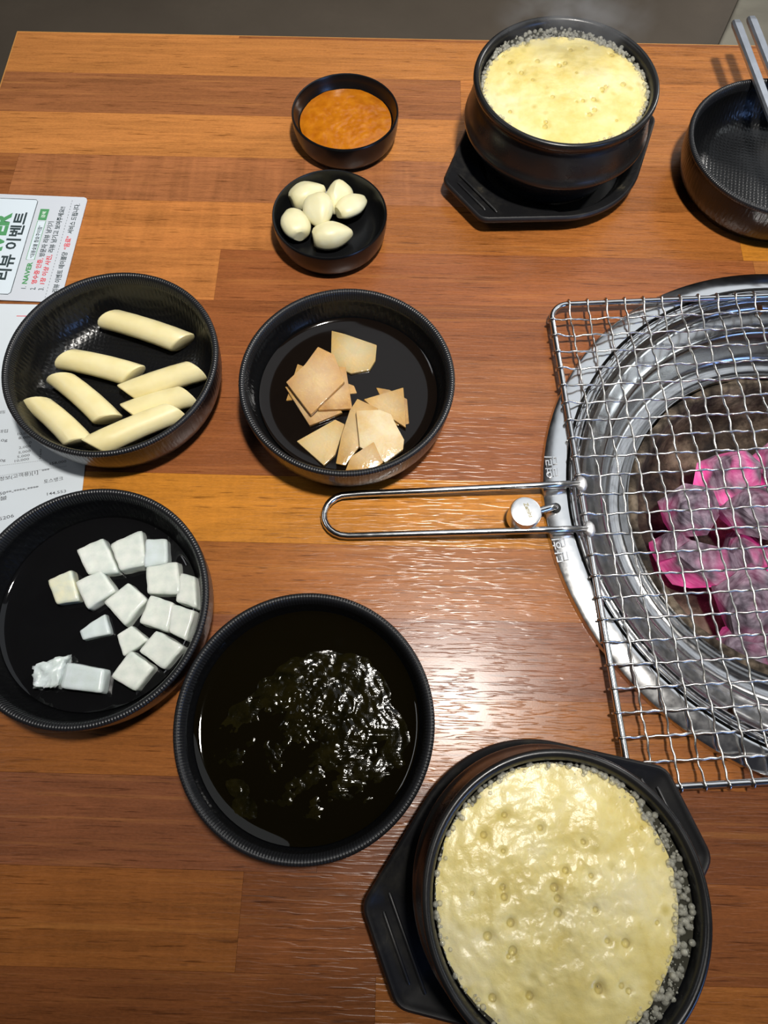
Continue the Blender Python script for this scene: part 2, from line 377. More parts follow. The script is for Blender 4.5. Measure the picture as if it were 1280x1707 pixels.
def disk_surface(R, nr, na, zf, shape=None, name='surface', power=1.0):
    V = [(0, 0, zf(0, 0))]; F = []
    for i in range(1, nr + 1):
        rr = (i / nr) ** power
        for k in range(na):
            a = 2 * PI * k / na; Ra = R if shape is None else shape(a)
            x, y = Ra * rr * math.cos(a), Ra * rr * math.sin(a); V.append((x, y, zf(x, y)))
    for k in range(na): F.append((0, 1 + k, 1 + (k + 1) % na))
    for i in range(nr - 1):
        for k in range(na):
            a = 1 + i * na + k; b = 1 + i * na + (k + 1) % na; F.append((a, a + na, b + na, b))
    return pyd(V, F, name)
def liquid_mat(name, col, rough=0.04, wav=0.15):
    t = NT(name); n = t.noise(t.coord('Object'), 35, 2, 0.5)
    t.P(Base_Color=(*col, 1), Roughness=rough, IOR=1.35, Normal=t.bump(n, wav, 0.0010)); return t.m
def liquid(name, c, R, z, mat, label, cat, bowlz=0.0, men=0.0020):
    def zf(x, y):
        r = math.hypot(x, y); d = R - r
        return z + men * math.exp(-d / 0.0030)
    m = disk_surface(R, 40, 96, zf, power=0.6)
    o = link(name, m, mat, None, (c[0], c[1], bowlz), 180); T(o, label, cat, kind='stuff'); return o
# sauce
ts = NT('chili_sauce'); v = ts.coord('Object'); na_ = ts.noise(v, 110, 4, 0.6); nb_ = ts.noise(v, 420, 2, 0.5); vf = ts.voro(v, 260)
cs = ts.ramp(na_, [(0.32, (0.38, 0.105, 0.003)), (0.60, (0.50, 0.165, 0.006)), (0.75, (0.56, 0.21, 0.015))])
cs = ts.mix(ts.ramp(vf, [(0.06, (0.6, 0.6, 0.6)), (0.11, (0, 0, 0))]), cs, (0.42, 0.03, 0.006, 1))
ts.P(Base_Color=cs, Roughness=0.22, Subsurface_Weight=0.15, Subsurface_Radius=(0.004, 0.002, 0.0008), Subsurface_Scale=0.3, Normal=ts.bump(na_, 0.25, 0.0010, ts.bump(nb_, 0.12, 0.0004)))
def zs(x, y):
    r = math.hypot(x, y); return 0.0168 + 0.0006 * noise.noise(Vector((x * 90, y * 90, 1))) + 0.00025 * noise.noise(Vector((x * 300, y * 300, 4))) - 0.0012 * (r / 0.037) ** 4
T(link('chili_sauce', disk_surface(0.0372, 44, 110, zs), ts.m, None, (*SS, 0), 180), 'orange-red chili paste sauce in the small bowl', 'sauce', kind='stuff')
# brines and soup
liquid('soy_brine', BP, 0.0597, 0.0188, liquid_mat('soy_brine', (0.006, 0.004, 0.003), 0.07, 0.05), 'dark soy brine around the pickled radish slices', 'brine')
liquid('radish_brine', BR, 0.0588, 0.0165, liquid_mat('clear_brine', (0.0055, 0.0055, 0.006)), 'thin dark brine around the white radish cubes', 'brine', 0.0006)
liquid('seaweed_soup', BS, 0.0622, 0.0248, liquid_mat('seaweed_broth', (0.0035, 0.0026, 0.0008), 0.03, 0.06), 'dark greenish-brown broth of the seaweed soup', 'soup')
# seaweed
tw = NT('wet_seaweed'); v = tw.coord('Object', (1, 1, 1), (0, 0, 0.7)); nw = tw.noise(v, 90, 5, 0.65, 0.6); nw2 = tw.noise(tw.coord('Object', (40, 420, 100), (0, 0, -0.7)), 1.0, 3, 0.6)
tw.P(Base_Color=tw.ramp(nw, [(0.35, (0.003, 0.0026, 0.0006)), (0.75, (0.012, 0.0095, 0.002))]), Roughness=0.10, Specular_IOR_Level=0.26, Normal=tw.bump(nw, 0.45, 0.0008, tw.bump(nw2, 0.4, 0.0006)))
def seaweed(name, poly, zbase, amp, sd, label, rot=0.7):
    cx = sum(p[0] for p in poly) / len(poly); cy = sum(p[1] for p in poly) / len(poly)
    angs = sorted([(math.atan2(y - cy, x - cx), math.hypot(x - cx, y - cy)) for x, y in poly])
    def shape(a):
        a = (a + PI) % (2 * PI) - PI
        for i in range(len(angs)):
            a0, r0 = angs[i]; a1, r1 = angs[(i + 1) % len(angs)]
            if i == len(angs) - 1:
                a1 += 2 * PI
                if a < angs[0][0]: a += 2 * PI
            if a0 <= a <= a1:
                t = (a - a0) / max(a1 - a0, 1e-6); r = r0 + (r1 - r0) * t
                return r * (1 + 0.07 * noise.noise(Vector((math.cos(a) * 6, math.sin(a) * 6, sd))))
        return angs[-1][1]
    c, s = math.cos(rot), math.sin(rot)
    def zf(x, y):
        u, w = x * c + y * s, -x * s + y * c
        n = noise.noise(Vector((u * 35, w * 75, sd))) + 0.55 * noise.noise(Vector((u * 110, w * 240, sd + 3))) + 0.40 * noise.noise(Vector((u * 420, w * 520, sd + 5))) + 16.0 * (x * 0.6 + y) + 0.25
        return amp * n
    m = disk_surface(0.05, 60, 160, zf, shape)
    o = link(name, m, tw.m, None, (cx, cy, zbase), 180); T(o, label, 'seaweed'); return o
WEED = [(-0.0860, 0.0258), (-0.0746, 0.0366), (-0.0594, 0.0513), (-0.0509, 0.0563), (-0.022, 0.0602), (-0.0087, 0.0570), (0.0051, 0.0311), (0.0135, 0.0206), (0.0100, -0.0048), (-0.0136, -0.0255), (-0.046, -0.032), (-0.0735, -0.0247), (-0.0880, -0.0083), (-0.0930, 0.0119)]
seaweed('seaweed_clump', WEED, 0.0249, 0.0010, 3.0, 'big crumpled clump of wet brown seaweed filling the soup')
seaweed('seaweed_scrap', [(-0.0845, -0.0085), (-0.0795, -0.0075), (-0.0720, -0.0165), (-0.0665, -0.0265), (-0.0705, -0.0275), (-0.0785, -0.0170)], 0.0252, 0.0004, 9.0, 'small loose scrap of seaweed by the near left rim of the soup', 0.2)

# ------------------------------------------------------------------ rice cakes
CAKES = [((-0.1953, 0.2949, 0.0169), (-0.1411, 0.2759, 0.0159)), ((-0.2207, 0.2624, 0.0154), (-0.1726, 0.2505, 0.0140)), ((-0.2222, 0.2467, 0.0152), (-0.1855, 0.2157, 0.0142)), ((-0.2319, 0.2243, 0.0214), (-0.1991, 0.1956, 0.0197)), ((-0.1751, 0.2357, 0.0140), (-0.1283, 0.2519, 0.0185)), ((-0.1713, 0.2208, 0.0140), (-0.1322, 0.2326, 0.0175)), ((-0.1899, 0.1925, 0.0199), (-0.1394, 0.2198, 0.0185))]
tr = NT('rice_cake'); v = tr.coord('Object'); nr_ = tr.noise(v, 60, 3, 0.5)
tr.P(Base_Color=tr.ramp(nr_, [(0.3, (0.76, 0.66, 0.34)), (0.7, (0.84, 0.76, 0.46))]), Roughness=0.34, Subsurface_Weight=0.35, Subsurface_Radius=(0.006, 0.005, 0.003), Subsurface_Scale=0.4, Normal=tr.bump(nr_, 0.12, 0.0008))
CL = ['rice cake farthest from the camera, lying alone near the back of the bowl', 'rice cake left of centre, second from the back of the bowl', 'slanting rice cake just in front of the second one from the back',
      'leftmost rice cake, leaning on the left inner wall of the bowl', 'topmost of the three rice cakes side by side at the right wall', 'middle one of the three rice cakes side by side at the right wall', 'rice cake lying along the front inner wall of the bowl']
def rice_cake(a, b, rad, sk, label, flip):
    a, b = Vector(a), Vector(b); d = b - a; L = d.length; q = d.to_track_quat('X', 'Z')
    bm = bmesh.new(); n = 20; rings = []
    ts_ = [(-0.5, 0.80, 0.0), (-0.492, 0.93, 0.0), (-0.475, 1.0, 0.0), (-0.25, 1.0, 1), (0, 1.0, 1), (0.25, 1.0, 1), (0.475, 1.0, 0), (0.492, 0.93, 0), (0.5, 0.80, 0)]
    for t, s, _ in ts_:
        ring = []
        for k in range(n):
            an = 2 * PI * k / n; y, z = rad * 1.06 * s * math.cos(an), rad * 0.96 * s * math.sin(an)
            x = t * L + sk * y * flip + sk * 0.25 * z * (1 if t > 0 else -1)
            bow = 0.0012 * (1 - 4 * t * t)
            ring.append(bm.verts.new((x, y + bow, z)))
        rings.append(ring)
    for A, B in zip(rings, rings[1:]):
        for k in range(n): bm.faces.new((A[k], A[(k + 1) % n], B[(k + 1) % n], B[k]))
    bm.faces.new(rings[0][::-1]); bm.faces.new(rings[-1]); bmesh.ops.recalc_face_normals(bm, faces=bm.faces)
    o = link('rice_cake', frombm(bm), tr.m, None, (a + b) / 2, 35); o.rotation_mode = 'QUATERNION'; o.rotation_quaternion = q
    T(o, label, 'rice cake', 'plain rice cakes in the bowl')
for i, (a, b) in enumerate(CAKES): rice_cake(a, b, 0.0079, 0.68, CL[i], [1, 1, 1, 1, -1, -1, -1][i])

# ------------------------------------------------------------------ pickled radish slices
PICKLES = {'A': (0.0205, [(-0.0376, 0.2841), (-0.0279, 0.2813), (-0.0053, 0.2723), (-0.0062, 0.2595), (-0.0101, 0.2519), (-0.0231, 0.249), (-0.0311, 0.2532), (-0.0374, 0.2655)]),
'E': (0.0195, [(-0.0603, 0.2575), (-0.0204, 0.2403), (-0.0183, 0.2344), (-0.0666, 0.2282)]),
'D': (0.022, [(-0.0674, 0.2378), (-0.0493, 0.2082), (-0.0275, 0.2183), (-0.0475, 0.2401)]),
'C': (0.0245, [(-0.0374, 0.2529), (-0.0263, 0.2522), (-0.021, 0.2198), (-0.0438, 0.2182), (-0.0469, 0.2327)]),
'B': (0.028, [(-0.0454, 0.2653), (-0.0341, 0.259), (-0.0264, 0.2381), (-0.0483, 0.2134), (-0.066, 0.2378), (-0.0538, 0.2513)]),
'F': (0.021, [(-0.0577, 0.1974), (-0.0325, 0.2138), (-0.026, 0.2103), (-0.0317, 0.1878), (-0.0389, 0.1799)]),
'K': (0.0195, [(-0.0061, 0.2392), (0.0031, 0.2375), (0.0153, 0.2302), (0.0165, 0.2113), (0.0069, 0.2098)]),
'I': (0.022, [(-0.0143, 0.2285), (0.0127, 0.2379), (0.0139, 0.22), (0.0142, 0.2071), (0.0044, 0.2142), (-0.0058, 0.2199)]),
'G': (0.0235, [(-0.0181, 0.2276), (-0.0039, 0.2205), (-0.0155, 0.1936), (-0.0251, 0.1792), (-0.0313, 0.1805), (-0.0282, 0.2005), (-0.023, 0.2189)]),
'H': (0.027, [(-0.019, 0.2163), (-0.0033, 0.2175), (0.0043, 0.2143), (0.0074, 0.2073), (0.013, 0.1962), (0.0123, 0.1893), (0.0007, 0.1798), (-0.003, 0.1824), (-0.016, 0.1905)]),
'J': (0.0305, [(-0.0246, 0.1727), (-0.0212, 0.182), (-0.0067, 0.1922), (-0.0005, 0.1782), (-0.0053, 0.1741)])}
def mat_pickle():
    t = NT('pickled_radish'); oi = t.n('ShaderNodeObjectInfo'); v = t.coord('Object'); n = t.noise(v, 70, 4, 0.6); n2 = t.noise(v, 500, 2, 0.5)
    c = t.mix(t.ramp(n, [(0.40, (0, 0, 0)), (0.66, (0.7, 0.7, 0.7))]), oi.outputs['Color'], (0.60, 0.38, 0.14, 1)); c = t.mix(t.ramp(n2, [(0.60, (0, 0, 0)), (0.78, (0.35, 0.35, 0.35))]), c, (0.70, 0.52, 0.28, 1)); 
    gd = t.n('ShaderNodeVectorMath', operation='DISTANCE'); t.set(gd.inputs[0], t.coord('Generated')); gd.inputs[1].default_value = (0.5, 0.5, 0.9)
    c = t.mix(t.ramp(t.math('ADD', gd.outputs['Value'], t.math('MULTIPLY', n, 0.25)), [(0.30, (0.30, 0.30, 0.30)), (0.62, (0, 0, 0))]), c, (0.78, 0.70, 0.50, 1))
    c = t.mix(t.ramp(gd.outputs['Value'], [(0.48, (0, 0, 0)), (0.75, (0.6, 0.6, 0.6))]), c, (0.50, 0.27, 0.06, 1))
    t.P(Base_Color=c, Roughness=0.17, Subsurface_Weight=0.5, Subsurface_Radius=(0.005, 0.003, 0.001), Subsurface_Scale=0.3, Normal=t.bump(n2, 0.30, 0.0005, t.bump(n, 0.40, 0.0014))); return t.m
PK = mat_pickle()
pc = {'A': (0.42, 0.33, 0.15), 'B': (0.44, 0.24, 0.09), 'C': (0.38, 0.20, 0.07), 'D': (0.36, 0.19, 0.07), 'E': (0.34, 0.19, 0.07), 'F': (0.50, 0.37, 0.17), 'G': (0.43, 0.27, 0.10), 'H': (0.66, 0.56, 0.36), 'I': (0.43, 0.27, 0.10), 'J': (0.45, 0.27, 0.10), 'K': (0.36, 0.20, 0.07)}
pl = {'A': 'pale translucent pickle slice floating apart at the back of the soy bowl', 'B': 'tan square pickle slice on top of the left pile', 'C': 'tan pickle slice second from the top of the left pile, sticking out right',
      'D': 'brown pickle slice third in the left pile, sticking out at the near corner', 'E': 'lowest pickle slice of the left pile, mostly hidden', 'F': 'pale pickle wedge lying alone in front of the left pile',
      'G': 'long tan pickle slice under the white rounded one', 'H': 'largest whitish rounded pickle slice, on top of the right pile', 'I': 'rough grainy tan pickle slice at the right edge of the right pile',
      'J': 'small tan pickle slice nearest the front rim of the soy bowl', 'K': 'lowest pickle slice of the right pile, mostly hidden under the grainy one'}
for k, (z, poly) in PICKLES.items():
    cx = sum(p[0] for p in poly) / len(poly); cy = sum(p[1] for p in poly) / len(poly)
    thick = 0.0048 if k in 'AFH' else 0.0030
    me = prism([((x - cx) * 0.985, (y - cy) * 0.985) for x, y in poly], -thick, 0.0, 0.0006, 2)
    o = link('pickle_slice', me, PK, None, (cx, cy, z), 40); o.color = (*pc[k], 1)
    o.rotation_euler = {'B': (0.03, -0.02, 0), 'H': (0.06, 0.03, 0), 'J': (0.12, 0.0, 0), 'G': (0.05, 0, 0), 'C': (0.0, 0.03, 0)}.get(k, (0.0, 0.0, 0.0))
    T(o, pl[k], 'pickle slice', 'pickled radish slices')

# ------------------------------------------------------------------ white radish cubes
CUBES = [[(-0.1868, 0.1212), (-0.1716, 0.1293), (-0.1592, 0.1076), (-0.1776, 0.1059)],
[(-0.1671, 0.125), (-0.1488, 0.1345), (-0.1436, 0.1116), (-0.1587, 0.1082)], [(-0.1455, 0.1282), (-0.1328, 0.1286), (-0.1304, 0.1133), (-0.1445, 0.1105)],
[(-0.143, 0.1105), (-0.1241, 0.1145), (-0.1199, 0.0942), (-0.1404, 0.0946)], [(-0.1211, 0.1073), (-0.1117, 0.1046), (-0.1086, 0.0856), (-0.1224, 0.0899)],
[(-0.2007, 0.1024), (-0.1878, 0.1091), (-0.1804, 0.0906), (-0.1937, 0.0884)], [(-0.1843, 0.1014), (-0.1695, 0.1087), (-0.1591, 0.0961), (-0.1742, 0.0848)],
[(-0.1654, 0.0891), (-0.1524, 0.1011), (-0.1399, 0.0908), (-0.1508, 0.0749)], [(-0.1785, 0.0727), (-0.1645, 0.0832), (-0.1598, 0.0712), (-0.1756, 0.0675)],
[(-0.1381, 0.0935), (-0.1233, 0.0888), (-0.125, 0.0719), (-0.1428, 0.077)], [(-0.1243, 0.0883), (-0.1101, 0.0841), (-0.1134, 0.0666), (-0.1247, 0.0719)],
[(-0.1559, 0.0707), (-0.1478, 0.076), (-0.1366, 0.0677), (-0.1505, 0.058)], [(-0.1319, 0.0729), (-0.1144, 0.0632), (-0.1248, 0.0501), (-0.1406, 0.0606)],
[(-0.1453, 0.061), (-0.1307, 0.0515), (-0.1395, 0.0382), (-0.1551, 0.0464)], [(-0.2003, 0.0512), (-0.1823, 0.0588), (-0.1832, 0.0404), (-0.1970, 0.0398)],
[(-0.1815, 0.0543), (-0.1585, 0.0504), (-0.1585, 0.0371), (-0.1823, 0.0399)]]
def mat_radish():
    t = NT('white_radish'); oi = t.n('ShaderNodeObjectInfo'); v = t.coord('Object'); n = t.noise(v, 90, 4, 0.6); n2 = t.noise(t.coord('Object', (1, 1, 4)), 300, 2, 0.5)
    c = t.mix(t.ramp(n, [(0.35, (0, 0, 0)), (0.7, (0.8, 0.8, 0.8))]), oi.outputs['Color'], (0.56, 0.63, 0.58, 1))
    t.P(Base_Color=c, Roughness=0.30, Subsurface_Weight=0.5, Subsurface_Radius=(0.006, 0.007, 0.006), Subsurface_Scale=0.4, Normal=t.bump(n2, 0.18, 0.0006, t.bump(n, 0.15, 0.001))); return t.m
RAD = mat_radish()
RL = ['radish cube at the back of the brine bowl, leftmost of the back row of three', 'radish cube in the middle of the back row of three', 'small upright radish cube at the right end of the back row', 'radish cube right in front of the small upright one',
 'radish piece pressed against the right wall of the brine bowl, farthest back there', 'yellowish radish cube lying leftmost in the middle of the brine bowl', 'radish cube between the yellowish one and the diamond-turned one', 'large diamond-turned radish cube at the centre of the brine bowl',
 'small flat radish piece left of centre, alone in the brine', 'radish cube right of the diamond-turned one', 'radish cube at the right wall, in front of the pressed one there', 'half-sunk radish cube in front of the diamond-turned one',
 'large radish cube near the right front wall of the brine bowl', 'radish cube nearest the front right, at the end of the row', 'ragged rough radish piece at the front left of the brine bowl', 'oblong radish block beside the ragged piece at front left']
for i, poly in enumerate(CUBES):
    cx = sum(p[0] for p in poly) / 4; cy = sum(p[1] for p in poly) / 4
    P4 = [(x - cx, y - cy) for x, y in poly]
    top = 0.0252 if i not in (8, 11) else 0.0218
    hgt = 0.0145 if i not in (8, 11) else 0.0115
    bm = bmesh.new(); N = 9
    bmesh.ops.create_cube(bm, size=2); bmesh.ops.subdivide_edges(bm, edges=bm.edges[:], cuts=N, use_grid_fill=True)
    rag = 0.0016 if i == 14 else 0.0004
    for w in bm.verts:
        x, y, z = w.co; e = 0.90
        # superellipsoid-style rounding of the cube edges
        k = 15.0; nn = (abs(x) ** k + abs(y) ** k + abs(z) ** k) ** (1 / k); x, y, z = x / nn, y / nn, z / nn
        u_, v_ = (x + 1) / 2, (1 - y) / 2; sh = 1.0 + 0.03 * (1 - z)
        px = ((P4[0][0] * (1 - u_) + P4[1][0] * u_) * (1 - v_) + (P4[3][0] * (1 - u_) + P4[2][0] * u_) * v_) * sh
        py = ((P4[0][1] * (1 - u_) + P4[1][1] * u_) * (1 - v_) + (P4[3][1] * (1 - u_) + P4[2][1] * u_) * v_) * sh
        p = Vector((px, py, z * hgt / 2))
        nz = noise.noise_vector(p * 210 + Vector((i * 7.0, 0, 0))) + (noise.noise_vector(p * 600 + Vector((i * 7.0, 5, 0))) if i == 14 else Vector())
        w.co = p + nz * rag
    bmesh.ops.recalc_face_normals(bm, faces=bm.faces)
    o = link('radish_cube', frombm(bm), RAD, None, (cx, cy, top - hgt / 2 + 0.0006), 180)
    tl = [(0.03, 0.02), (-0.03, 0.04), (0.0, 0.03), (0.02, -0.02), (0.0, -0.14), (0.10, 0.05), (0.04, 0.0), (0, 0), (0.05, 0.03), (0.02, 0.0), (0, -0.08), (0.07, -0.05), (0.03, -0.03), (0.04, 0.0), (0, 0.03), (0.05, 0)][i]
    o.rotation_euler = (tl[0], tl[1], 0)
    c = (0.80, 0.82, 0.75) if i not in (5,) else (0.80, 0.77, 0.55)
    if i in (2, 8, 15, 14): c = (0.68, 0.75, 0.76)
    o.color = (*c, 1); T(o, RL[i], 'radish cube', 'white radish cubes in brine')

# ------------------------------------------------------------------ garlic
CLOVES = [((-0.0735, 0.4012), (-0.0478, 0.4160), 0.0205), ((-0.0334, 0.4200), (-0.0397, 0.3933), 0.0195), ((-0.0160, 0.4065), (-0.0370, 0.3882), 0.0165), ((-0.0518, 0.4038), (-0.0483, 0.3765), 0.0200), ((-0.0722, 0.3935), (-0.0634, 0.3672), 0.0195), ((-0.0558, 0.3665), (-0.0256, 0.3730), 0.0195)]
tg = NT('peeled_garlic'); v = tg.coord('Object'); ng = tg.noise(v, 45, 3, 0.5)
tg.P(Base_Color=tg.ramp(ng, [(0.3, (0.70, 0.64, 0.37)), (0.7, (0.76, 0.73, 0.51))]), Roughness=0.42, Subsurface_Weight=0.4, Subsurface_Radius=(0.006, 0.005, 0.003), Subsurface_Scale=0.35, Normal=tg.bump(ng, 0.1, 0.001))
GL = ['largest garlic clove, at the back left of the small bowl', 'garlic clove at the back right, standing behind the pointed one', 'pointed garlic clove farthest right, leaning on the one behind it', 'garlic clove at the centre, lying across its neighbours', 'garlic clove at the left front wall of the small bowl', 'broad garlic clove nearest the front rim of the small bowl']
tipm = simple('garlic_root_end', (0.62, 0.50, 0.24), 0.5)
for i, (a, b, w) in enumerate(CLOVES):
    L = math.hypot(b[0] - a[0], b[1] - a[1]); ang = math.atan2(b[1] - a[1], b[0] - a[0]); L *= 1.10; w *= 1.16
    bm = bmesh.new(); bmesh.ops.create_uvsphere(bm, u_segments=20, v_segments=16, radius=1)
    for q in bm.verts:
        x, y, z = q.co.z, q.co.x, q.co.y           # long axis = x, root end at -1
        t = (x + 1) / 2
        prof = (1 - max(0.0, (t - 0.45) / 0.55) ** 1.8 * 0.42) * (1.0 if t > 0.16 else 0.78 + 0.22 * t / 0.16)
        xx = min(max(x, -0.80), 0.97) * L / 2
        yy = y * w / 2 * prof; zz = z * w * 0.40 * prof
        if zz < 0: zz *= 0.8
        zz += 0.0012 * (1 - abs(y)) * (1 if z > 0.3 else 0)
        rdg = 1 + 0.10 * math.cos(3 * math.atan2(zz, yy) + i * 1.3)
        yy *= rdg; zz *= rdg
        q.co = (xx, yy, zz + 0.0004 * noise.noise(Vector((xx * 150, yy * 150, i))))
    o = link('garlic_clove', frombm(bm), tg.m, None, ((a[0] + b[0]) / 2, (a[1] + b[1]) / 2, [0.0172, 0.0172, 0.0176, 0.0215, 0.0175, 0.0175][i]), 40)
    o.rotation_euler = ([0, 0.15, -0.45, 0.0, 0.25, 0.1][i], [0.0, 0.05, 0.1, 0.10, 0.0, 0][i], ang + (PI if i in (2, 4) else 0))
    T(o, GL[i], 'garlic clove', 'raw garlic cloves')

# ------------------------------------------------------------------ stone pots of egg custard on trivets
POT_OUT = [(0.0, 0.0), (0.046, 0.0), (0.0500, 0.0015), (0.0545, 0.0090), (0.0590, 0.0200), (0.0606, 0.0262), (0.0612, 0.0285), (0.0662, 0.0300), (0.0680, 0.0325), (0.0678, 0.0355), (0.0664, 0.0385), (0.0655, 0.0450), (0.0636, 0.0540), (0.0622, 0.0575), (0.0624, 0.0600), (0.0644, 0.0612), (0.0652, 0.0636), (0.0649, 0.0658), (0.0636, 0.0668), (0.0619, 0.0664), (0.0605, 0.0646), (0.0597, 0.0610), (0.0592, 0.0500), (0.0560, 0.0300), (0.0520, 0.0150), (0.043, 0.0090), (0.0, 0.0080)]
pot_me = lathe(smooth_profile(POT_OUT, 2), 112, 'pot'); pot_me.materials.append(STONE)
def trivet(x, y, rz, label):
    e = empty('pot_trivet', (x, y, 0), rz); T(e, label, 'trivet', 'black pot trivets')
    # plan outline: round plate with two opposite wedge ears
    R, ex, ey, cr = 0.0715, 0.0915, 0.0245, 0.010
    a0 = math.atan2(ey, ex); d = math.hypot(ex, ey); at = a0 + math.acos(min(1, R / d))
    n = 18
    def corner(px, py, qx, qy, rx, ry):   # rounded corner at q between p and r
        v1 = Vector((px - qx, py - qy)).normalized(); v2 = Vector((rx - qx, ry - qy)).normalized(); out = []
        for k in range(5):
            t = k / 4; A = Vector((qx, qy)) + v1 * cr * 0.6; B = Vector((qx, qy)) + v2 * cr * 0.6; Q = Vector((qx, qy))
            p = A * (1 - t) ** 2 + Q * 2 * t * (1 - t) + B * t * t; out.append((p.x, p.y))
        return out
    T1 = (R * math.cos(at), R * math.sin(at))
    half = []
    half += corner(T1[0], -T1[1], ex, -ey, ex, ey) + corner(ex, -ey, ex, ey, T1[0], T1[1])
    half += [(R * math.cos(at + (PI - 2 * at) * k / n), R * math.sin(at + (PI - 2 * at) * k / n)) for k in range(n + 1)]
    pts = half + [(-x_, -y_) for x_, y_ in half]
    N = len(pts); bm = bmesh.new()
    def ring(f, z): return [bm.verts.new((p[0] * f, p[1] * f, z)) for p in pts]
    def inset(dd, z):
        out = []
        for i in range(N):
            a, b, c = Vector(pts[i - 1]), Vector(pts[i]), Vector(pts[(i + 1) % N])
            t = (c - a).normalized(); nn = Vector((-t.y, t.x)); p = b + nn * dd; out.append(bm.verts.new((p.x, p.y, z)))
        return out
    def circ(r, z):
        out = []
        for p in pts:
            a = math.atan2(p[1], p[0]); out.append(bm.verts.new((r * math.cos(a), r * math.sin(a), z)))
        return out
    rs = [circ(0.040, 0.0), circ(0.0535, 0.0), circ(0.0590, 0.0085), inset(0.0035, 0.0118), inset(0.0004, 0.0122), inset(0.0, 0.0136), inset(0.0004, 0.0154), inset(0.0017, 0.0163), inset(0.0034, 0.0156), inset(0.0050, 0.0138), circ(0.0608, 0.0110), circ(0.0565, 0.0050), circ(0.03, 0.0046)]
    bm.faces.new(rs[0][::-1])
    for A, B in zip(rs, rs[1:]):
        for i in range(N): bm.faces.new((A[i], A[(i + 1) % N], B[(i + 1) % N], B[i]))
    bm.faces.new(rs[-1]); bmesh.ops.recalc_face_normals(bm, faces=bm.faces)
    link('plate', frombm(bm), TRIV, e, smooth=50)
    for s in (1, -1):
        for xx, hl in ((0.0815, 0.017), (0.0755, 0.024)):
            link('grip_ridge', tube([(s * xx, -hl, 0.0132), (s * xx, -hl * 0.9, 0.0140), (s * xx, hl * 0.9, 0.0140), (s * xx, hl, 0.0132)], 0.0010, 8), TRIV, e, smooth=60)
    return e
def mat_egg():
    t = NT('egg_custard'); v = t.coord('Object'); n = t.noise(v, 38, 4, 0.6); n2 = t.noise(v, 190, 3, 0.6); n3 = t.noise(v, 16, 2, 0.5)
    c = t.ramp(n, [(0.30, (0.67, 0.53, 0.15)), (0.52, (0.77, 0.66, 0.29)), (0.75, (0.80, 0.72, 0.45))])
    c = t.mix(t.ramp(t.voro(v, 70), [(0.05, (0.7, 0.7, 0.7)), (0.22, (0, 0, 0))]), c, (0.54, 0.43, 0.10, 1))
    t.P(Base_Color=c, Roughness=0.32, Subsurface_Weight=0.4, Subsurface_Radius=(0.006, 0.005, 0.0025), Subsurface_Scale=0.35, Normal=t.bump(n2, 0.22, 0.0008, t.bump(t.noise(v, 520, 2, 0.6), 0.28, 0.0005))); return t.m
EGG = mat_egg()
def mat_bubble(name, col, tr, gl=0.5):
    t = NT(name); g = t.n('ShaderNodeBsdfGlossy'); g.inputs['Roughness'].default_value = 0.06
    tb = t.n('ShaderNodeBsdfTransparent'); tb.inputs[0].default_value = (*col, 1)
    lw = t.n('ShaderNodeLayerWeight'); lw.inputs['Blend'].default_value = 0.35
    df = t.n('ShaderNodeBsdfDiffuse'); df.inputs[0].default_value = (0.85, 0.83, 0.70, 1)
    m1 = t.n('ShaderNodeMixShader'); m1.inputs[0].default_value = tr; t.set(m1.inputs[1], df.outputs[0]); t.set(m1.inputs[2], tb.outputs[0])
    m2 = t.n('ShaderNodeMixShader'); t.set(m2.inputs[0], t.math('MULTIPLY', lw.outputs['Fresnel'], gl)); t.set(m2.inputs[1], m1.outputs[0]); t.set(m2.inputs[2], g.outputs[0])
    t.set(t.out.inputs['Surface'], m2.outputs[0]); return t.m
FROTH = mat_bubble('clear_froth', (0.97, 0.97, 0.95), 0.76, 0.55); BUB = mat_bubble('yellow_bubble', (0.97, 0.94, 0.74), 0.92, 0.35)
WHEY = liquid_mat('hot_egg_liquid', (0.05, 0.048, 0.035), 0.06, 0.4)
ICO = {}
for s_ in (1, 2):
    bm = bmesh.new(); bmesh.ops.create_icosphere(bm, subdivisions=s_, radius=1.0); bm.verts.index_update()
    ICO[s_] = ([tuple(v.co) for v in bm.verts], [tuple(v.index for v in f.verts) for f in bm.faces]); bm.free()
def bubbles(specs, name, mat, parent):
    V, F = [], []
    for x, y, z, r in specs:
        tv, tf_ = ICO[2 if r > 0.0009 else 1]; b = len(V)
        V += [(x + a * r, y + c * r, z + d * r) for a, c, d in tv]; F += [tuple(i + b for i in f) for f in tf_]
    o = link(name, pyd(V, F), mat, parent, None, 180); T(o, kind='stuff'); return o
